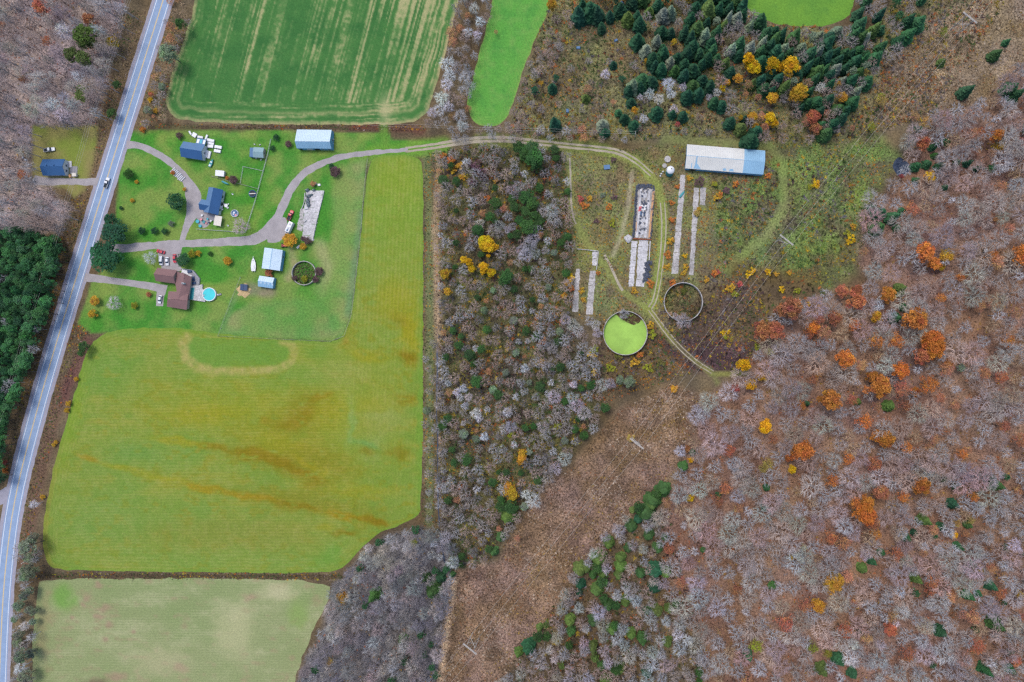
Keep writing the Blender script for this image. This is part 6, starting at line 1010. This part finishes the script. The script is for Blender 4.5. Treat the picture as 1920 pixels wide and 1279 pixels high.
WOODS = [  # polygon, spacing, mix of (share, kind, tone, smallest r, largest r, height)
    (HARDWOOD, 22, [(.20, 'bare', 'mauve', 14, 21, 15), (.40, 'bare', 'grey', 13, 20, 15), (.24, 'bare', 'silver', 11, 18, 14), (.05, 'bare', 'tan', 11, 16, 13), (.05, 'thin', 'rust', 10, 16, 13), (.04, 'thin', 'pale', 9, 15, 13), (.03, 'birch', 'white', 7, 10, 14)]),
    ([(1700, 880), (2000, 860), (2000, 1400), (1560, 1400), (1600, 1180), (1680, 1060)], 27, [(.5, 'bare', 'silver', 9, 14, 14), (.25, 'birch', 'white', 8, 11, 14), (.25, 'spruce', 'fir', 6, 9, 8)]),
    (MIDWOOD, 16, [(.30, 'bare', 'grey', 8, 13, 9), (.14, 'bare', 'silver', 8, 12, 9), (.22, 'bare', 'mauve', 8, 13, 8), (.10, 'bare', 'dark', 7, 12, 8), (.05, 'birch', 'white', 6, 9, 9), (.11, 'pine', 'green', 5, 9, 6), (.04, 'thin', 'pale', 5, 8, 6), (.04, 'pine', 'sage', 6, 9, 6)]),
    (SWWOOD, 15, [(.42, 'birch', 'dark', 9, 14, 18), (.34, 'birch', 'grey', 9, 14, 18), (.16, 'birch', 'silver', 8, 12, 17), (.08, 'spruce', 'fir', 6, 9, 10)]),
    (NWWOOD, 17, [(.42, 'birch', 'grey', 9, 14, 17), (.28, 'bare', 'mauve', 9, 15, 15), (.16, 'birch', 'silver', 8, 13, 16), (.09, 'bare', 'dark', 9, 14, 14), (.05, 'thin', 'rust', 8, 12, 13)]),
    (PINEWOOD, 11, [(.66, 'pine', 'plant', 7, 11, 13), (.28, 'pine', 'fir', 7, 11, 13), (.06, 'bare', 'silver', 7, 10, 12)]),
    ([(1310, -100), (1392, -100), (1400, 20), (1440, 45), (1500, 56), (1580, 54), (1620, 60), (1640, 120), (1610, 200), (1560, 235), (1500, 200), (1420, 160), (1340, 120)], 14, [(.44, 'spruce', 'deep', 9, 13, 15), (.22, 'spruce', 'fir', 9, 13, 15), (.14, 'spruce', 'sage', 8, 12, 14), (.12, 'bare', 'grey', 9, 13, 12), (.08, 'bare', 'mauve', 8, 13, 12)]),
    ([(1100, -100), (1310, -100), (1340, 90), (1240, 60), (1120, 20)], 17, [(.8, 'spruce', 'deep', 9, 13, 13), (.2, 'bare', 'grey', 8, 12, 11)]),
    ([(1340, 150), (1560, 150), (1600, 240), (1550, 260), (1420, 262), (1340, 200)], 19, [(.5, 'bare', 'mauve', 8, 14, 11), (.3, 'bare', 'grey', 8, 13, 11), (.2, 'thin', 'pale', 6, 10, 8)]),
    ([(1600, -100), (1760, -100), (1720, 60), (1640, 140), (1610, 100)], 19, [(.5, 'spruce', 'fir', 8, 12, 12), (.5, 'bare', 'grey', 9, 14, 12)]),
    ([(862, -100), (925, -100), (918, 20), (890, 90), (878, 200), (868, 245), (795, 240), (812, 200), (845, 90)], 13, [(.40, 'birch', 'silver', 7, 11, 11), (.25, 'bare', 'mauve', 8, 12, 9), (.25, 'birch', 'grey', 7, 11, 10), (.10, 'thin', 'pale', 6, 9, 7)]),
    ([(1045, 10), (1080, 30), (1030, 130), (990, 235), (950, 240), (975, 160)], 16, [(.5, 'bare', 'mauve', 7, 11, 7), (.4, 'bare', 'grey', 7, 10, 7), (.1, 'thin', 'gold', 4, 6, 4)]),
    ([(1000, 60), (1240, 130), (1340, 250), (1000, 252)], 33, [(.4, 'bare', 'grey', 6, 9, 5), (.25, 'bare', 'mauve', 6, 9, 5), (.2, 'spruce', 'deep', 5, 9, 7), (.15, 'thin', 'pale', 5, 7, 4)]),
    ([(850, 238), (1180, 250), (1180, 264), (850, 262)], 14, [(.6, 'bare', 'mauve', 7, 10, 6), (.4, 'bare', 'silver', 7, 10, 6)]),
    ([(1240, 920), (1190, 950), (1090, 1055), (1020, 1175), (930, 1300), (1330, 1300), (1262, 1120), (1240, 1000)], 16, [(.36, 'birch', 'grey', 9, 13, 14), (.26, 'birch', 'silver', 9, 13, 15), (.22, 'bare', 'mauve', 9, 14, 12), (.08, 'spruce', 'moss', 7, 11, 12), (.08, 'pine', 'green', 7, 11, 10)]),
    ([(330, -60), (362, -60), (352, 60), (322, 140), (306, 190), (310, 222), (268, 238), (292, 130)], 14, [(.4, 'bare', 'tan', 6, 10, 6), (.35, 'bare', 'grey', 6, 10, 6), (.15, 'thin', 'pale', 5, 9, 5), (.1, 'pine', 'sage', 6, 9, 6)]),
    ([(30, 1020), (76, 1000), (66, 1085), (58, 1320), (20, 1320), (36, 1120)], 14, [(.45, 'birch', 'silver', 7, 10, 9), (.35, 'bare', 'grey', 7, 10, 6), (.2, 'pine', 'sage', 6, 9, 6)]),
    ([(798, 640), (830, 640), (850, 1000), (798, 980)], 18, [(.6, 'bare', 'grey', 7, 11, 7), (.4, 'bare', 'silver', 7, 11, 7)]),
    ([(1700, 215), (1800, 205), (1920, 130), (1990, 180), (1990, 320), (1700, 330)], 22, [(.4, 'bare', 'silver', 9, 14, 13), (.35, 'bare', 'mauve', 9, 14, 13), (.15, 'thin', 'pale', 7, 11, 10), (.1, 'spruce', 'fir', 7, 9, 9)]),
    ([(1010, 590), (1130, 600), (1120, 700), (1000, 690)], 19, [(.7, 'bare', 'silver', 9, 13, 9), (.3, 'bare', 'mauve', 9, 12, 8)]),
]
for kind, tone, x, y, r, h in SP: tree(kind, x, y, r, tone, h)
pool = []; taken = set()
for wi, (poly, d, mix) in enumerate(WOODS):
    cum = np.cumsum([m[0] for m in mix])
    for x, y in scatter(poly, d, 200 + wi):
        if not clear(x, y): continue
        m = mix[int(np.searchsorted(cum, RT.rand() * cum[-1]))]; pool.append((m[1], m[2], x, y, RT.uniform(m[3], m[4]), m[5] * RT.uniform(.8, 1.15)))
have = {}
for s in SP: have[NAME[s[0]]] = have.get(NAME[s[0]], 0) + 1
pool.sort(key=lambda t: -t[4]); rest = []
for t in pool:
    n = NAME[t[0]]; fr = -8 < t[2] < 1928 and -8 < t[3] < 1287
    if fr and have.get(n, 0) < 300: have[n] = have.get(n, 0) + 1; tree(t[0], t[2], t[3], t[4], t[1], t[5])
    else: rest.append(t)
RANK = {2: ('larger', 'smaller'), 3: ('largest', 'mid-sized', 'smallest'), 4: ('largest', 'second-largest', 'third-largest', 'smallest'), 5: ('largest', 'second-largest', 'third-largest', 'fourth-largest', 'smallest'), 6: ('largest', 'second-largest', 'third-largest', 'fourth-largest', 'fifth-largest', 'smallest')}
for lb, ts in TIES.items():                                    # trees alike in one corner of a wood: told apart by size
    ts.sort(key=lambda q: -q[0]); n = len(ts)
    for i, (r_, y_, t) in enumerate(ts):
        if n in RANK: t['label'] = f'{RANK[n][i]} {lb}'
        if n > 1 or 'group' not in t: t['group'] = lb
# the many trees left over: one mass of bare wood
V = []; F = []; Cc = []; off = 0
for kind, tone, x, y, r_px, h in rest:
    bh, br = BASE[kind]; tv, tf, cv, cf = LOD[kind][RT.randint(len(LOD[kind]))]; r = r_px / S; gx0, gy0, _ = G(x, y, h * .66); a = RT.uniform(0, 6.28); ca, sa = math.cos(a), math.sin(a)
    col = np.array(C(*TONE[tone][0])) * RT.uniform(.85, 1.15)
    for vv, ff in ((tv, tf), (cv, cf)):
        p = vv * np.array([r / br, r / br, h / bh]); p = np.c_[p[:, 0] * ca - p[:, 1] * sa + gx0, p[:, 0] * sa + p[:, 1] * ca + gy0, p[:, 2]]; V.append(p); F.append(ff + off); off += len(p); Cc.append(np.tile(col, (len(p), 1)) * np.repeat(RT.uniform(.8, 1.2, len(p) // (6 if kind in ('bare', 'birch') or ff is tf else 4)), 6 if kind in ('bare', 'birch') or ff is tf else 4)[:, None])
o = link('bare_woodland', npmesh('bare_woodland', np.vstack(V), np.vstack(F), M['mass'], np.vstack(Cc))); tag(o, 'mass of lesser bare grey and brown trees and scattered evergreens filling the woods', 'woodland', kind='stuff')
print('trees', have, 'rest', len(rest), 'mass faces', sum(len(f) for f in F))

# undergrowth: low brush, weeds and dead grass over everything that is not mown
def tufts(n, blades, q, spread=1.0, up=.7):
    out = []
    for _ in range(n):
        v = []
        for k in range(blades):
            a = q.uniform(0, 6.283); L = q.uniform(.5, 1.0) * spread; w = q.uniform(.09, .2); b = q.normal(0, .18, 2); ca, sa = math.cos(a), math.sin(a); z = q.uniform(.25, 1.0) * up
            v += [(b[0] - sa * w, b[1] + ca * w, 0), (b[0] + sa * w, b[1] - ca * w, 0), (b[0] + ca * L, b[1] + sa * L, z)]
        out.append(np.array(v))
    return out
def ground_mass(name, lb, cat, polys, holes, step, size, hgt, extra, blades, seed, accept=None):
    q = np.random.RandomState(seed); PT = tufts(24, blades, q); X = np.arange(-40, 1961, step); Y = np.arange(-40, 1320, step); X, Y = np.meshgrid(X, Y); X = (X + q.uniform(-.6, .6, X.shape) * step).ravel(); Y = (Y + q.uniform(-.6, .6, Y.shape) * step).ravel()
    ok = np.zeros(X.shape, bool)
    for p in polys: ok |= inside(X, Y, p)
    for p in holes:
        i_ = inside(X, Y, p); e_ = np.zeros_like(i_); k_ = np.nonzero(i_ & ok)[0]
        if len(k_): e_[k_] = (segdist(X[k_], Y[k_], p, True) < 3.0) & (q.rand(len(k_)) < .45)
        ok &= ~i_ | e_
    ok &= segdist(X, Y, ROAD) > 22
    for pl, w in TRACKS: ok &= segdist(X, Y, pl) > w
    if accept is not None: ok &= accept(X, Y, q)
    X, Y = X[ok], Y[ok]; base, gr = paint(X, Y); n = len(X); s = size * q.uniform(.5, 1.5, n); hh = hgt * q.uniform(.4, 1.5, n); a = q.uniform(0, 6.283, n); gx0, gy0 = gxy(X, Y)
    c = base * q.uniform(.55, 1.42, n)[:, None]; pick = q.rand(n); cl = fbm(X, Y, 34, 6, 3)
    for share, col, key in extra:
        m = (pick < share * np.clip((fbm(X, Y, 40, key, 3) - .42) * 9, 0, 2.2)); c[m] = np.array(col) * q.uniform(.75, 1.15, m.sum())[:, None]; pick = np.where(m, 2, q.rand(n))
    c = lin(np.clip(c, 8, 250)) * KA; P_ = np.stack(PT)[q.randint(0, 24, n)]; ca, sa = np.cos(a)[:, None], np.sin(a)[:, None]
    V = np.stack([(P_[..., 0] * ca - P_[..., 1] * sa) * s[:, None] + gx0[:, None], (P_[..., 0] * sa + P_[..., 1] * ca) * s[:, None] + gy0[:, None], P_[..., 2] * hh[:, None] + .005], -1)
    k = blades * 3; cols = np.repeat(c[:, None, :], k, 1) * np.repeat(q.uniform(.75, 1.25, (n, blades)), 3, 1)[..., None]
    o = link(name, npmesh(name, V.reshape(-1, 3), np.arange(n * k).reshape(-1, 3), M['mass'], cols.reshape(-1, 3))); tag(o, lb, cat, kind='stuff'); print(name, n, n * blades)
TRACKS = [([(760, 281), (880, 263), (990, 265), (1130, 279), (1195, 303), (1232, 345), (1246, 400), (1240, 480), (1228, 560), (1216, 580)], 8), ([(1215, 580), (1260, 640), (1310, 682), (1335, 700), (1400, 700)], 6), ([(1066, 290), (1072, 400), (1098, 452), (1130, 492), (1165, 545), (1215, 580)], 6), ([(1186, 322), (1178, 390), (1150, 480)], 5), ([(186, 341), (60, 338)], 10), ([(18, 925), (-60, 960)], 14),
          ([(1246, 262), (1300, 264), (1440, 272), (1466, 300), (1470, 380), (1440, 440), (1390, 478), (1366, 510)], 8), ([(820, 655), (818, 760), (821, 820), (820, 880), (822, 960), (834, 1055)], 3), ([(1690, 300), (1690, 326)], 16),
          ([(1188, 446), (1185, 538)], 8), ([(1207, 446), (1200, 538)], 11), ([(1281, 326), (1265, 514)], 7), ([(1306, 351), (1296, 516)], 6), ([(1318, 351), (1317, 386)], 7), ([(1084, 504), (1079, 585)], 6), ([(1112, 508), (1105, 590)], 7), ([(1208, 350), (1204, 446)], 20), ([(1258, 318), (1248, 304)], 10)]
FIELDS = [UPPER, STRIP, CORNER, HAY, LOWER, HOME, WESTLAWN]; BARN = [(1284, 268), (1437, 280), (1433, 332), (1283, 320)]; TANK = [(1172.5 + 42 * math.cos(a), 624.5 + 42 * math.sin(a)) for a in np.linspace(0, 6.28, 30)]
WHOLE = [(-40, -40), (1960, -40), (1960, 1320), (-40, 1320)]
ground_mass('undergrowth', 'low brown and olive brush with autumn leaves under the trees', 'undergrowth', [TOPSCRUB, FARM, MIDWOOD, GREENCORR, SCUM_BELT, [(1230, 500), (1420, 500), (1440, 600), (1400, 700), (1240, 660)], [(1120, 600), (1260, 600), (1300, 700), (1120, 760)], [(795, 285), (830, 285), (850, 1000), (790, 990)], [(240, 236), (320, 30), (355, 60), (310, 225)], [(60, 560), (170, 620), (110, 780), (40, 1080), (40, 900)], [(215, 20), (300, 20), (20, 900), (0, 900)], [(240, 232), (800, 234), (800, 246), (240, 241)], [(62, 1072), (640, 1074), (640, 1088), (62, 1086)]],
            FIELDS[:5] + [HOME, WESTLAWN, BARN, TANK], 3.3, .62, .7, [(.16, (206, 150, 36), 0), (.14, (196, 104, 40), 3), (.12, (176, 168, 44), 5), (.14, (92, 68, 70), 2), (.22, (70, 104, 50), 4), (.10, (168, 150, 140), 1)], 6, 31)
ground_mass('thicket', 'taller dark and leafy brush tangled through the scrub and wet wood', 'undergrowth', [MIDWOOD, TOPSCRUB, SCUM_BELT, [(1235, 520), (1450, 505), (1560, 545), (1440, 600), (1400, 700), (1240, 660)], [(1120, 600), (1260, 600), (1290, 690), (1130, 740)], [(1250, 920), (1090, 1055), (940, 1290), (1330, 1290)], [(1340, 340), (1470, 300), (1600, 280), (1600, 500), (1345, 500)]], FIELDS + [BARN, TANK], 7.5, 1.25, 1.6, [(.22, (74, 100, 52), 4), (.16, (84, 64, 68), 2), (.12, (176, 150, 50), 5), (.14, (120, 116, 120), 1), (.08, (180, 108, 60), 3)], 9, 36)
ground_mass('dead_grass', 'tussocky dead grass covering the cleared pylon corridor', 'grass', [CORRIDOR, CORRIDOR2], FIELDS + [HARDWOOD], 2.7, .62, .55, [(.14, (208, 190, 170), 2), (.16, (92, 70, 48), 5), (.08, (150, 96, 60), 1), (.06, (170, 140, 60), 3)], 6, 32)
ground_mass('leaf_litter_brush', 'saplings and fallen leaves on the hardwood floor', 'undergrowth', [HARDWOOD, NWWOOD, SWWOOD, [(1240, 920), (1090, 1055), (930, 1300), (1330, 1300)]], FIELDS, 5.2, .85, .8, [(.12, (186, 108, 62), 1), (.10, (166, 156, 160), 4), (.06, (190, 150, 60), 6)], 5, 33)
wd = [(1281.5 + 34 * math.cos(a), 570 + 33 * math.sin(a)) for a in np.linspace(0, 6.28, 30)]; wd2 = [(569.3 + 21 * math.cos(a), 513 + 21 * math.sin(a)) for a in np.linspace(0, 6.28, 30)]
ground_mass('tank_weeds', 'brown weeds growing inside the weedy tank', 'weeds', [wd], [], 2.0, .6, .8, [(.2, (150, 128, 70), 0), (.15, (110, 84, 70), 3)], 6, 34)
_p = paint
def paint(px, py): return np.tile((104., 92, 74), (len(px), 1)), np.zeros(len(px))
ground_mass('ring_weeds', 'brown and green weeds filling the foundation ring', 'weeds', [wd2], [], 1.8, .6, .8, [(.25, (88, 120, 56), 0), (.2, (84, 60, 60), 3)], 6, 35)
paint = _p
# dead reeds standing in the duckweed
q = np.random.RandomState(5); PT = tufts(12, 6, q); V = []; Cc = []
RP = [(1154, 588), (1164, 597), (1178, 605), (1188, 609), (1198, 605), (1206, 598), (1203, 591), (1190, 586), (1172, 583)]
for _ in range(1500):
    x, y = q.uniform(1150, 1210), q.uniform(582, 612)
    if not inside(np.array(x), np.array(y), RP): continue
    p = PT[q.randint(12)] * np.array([.6, .6, .7]); V.append(p + np.array(G(x, y, 1.62))); Cc.append(np.tile(np.array(C(118, 92, 74)) * q.uniform(.5, 1.5), (len(p), 1)))
o = link('dead_reeds', npmesh('dead_reeds', np.vstack(V), np.arange(len(V) * 18).reshape(-1, 3), M['mass'], np.vstack(Cc))); tag(o, 'patch of dead brown reeds in the duckweed tank', 'reeds', kind='stuff')
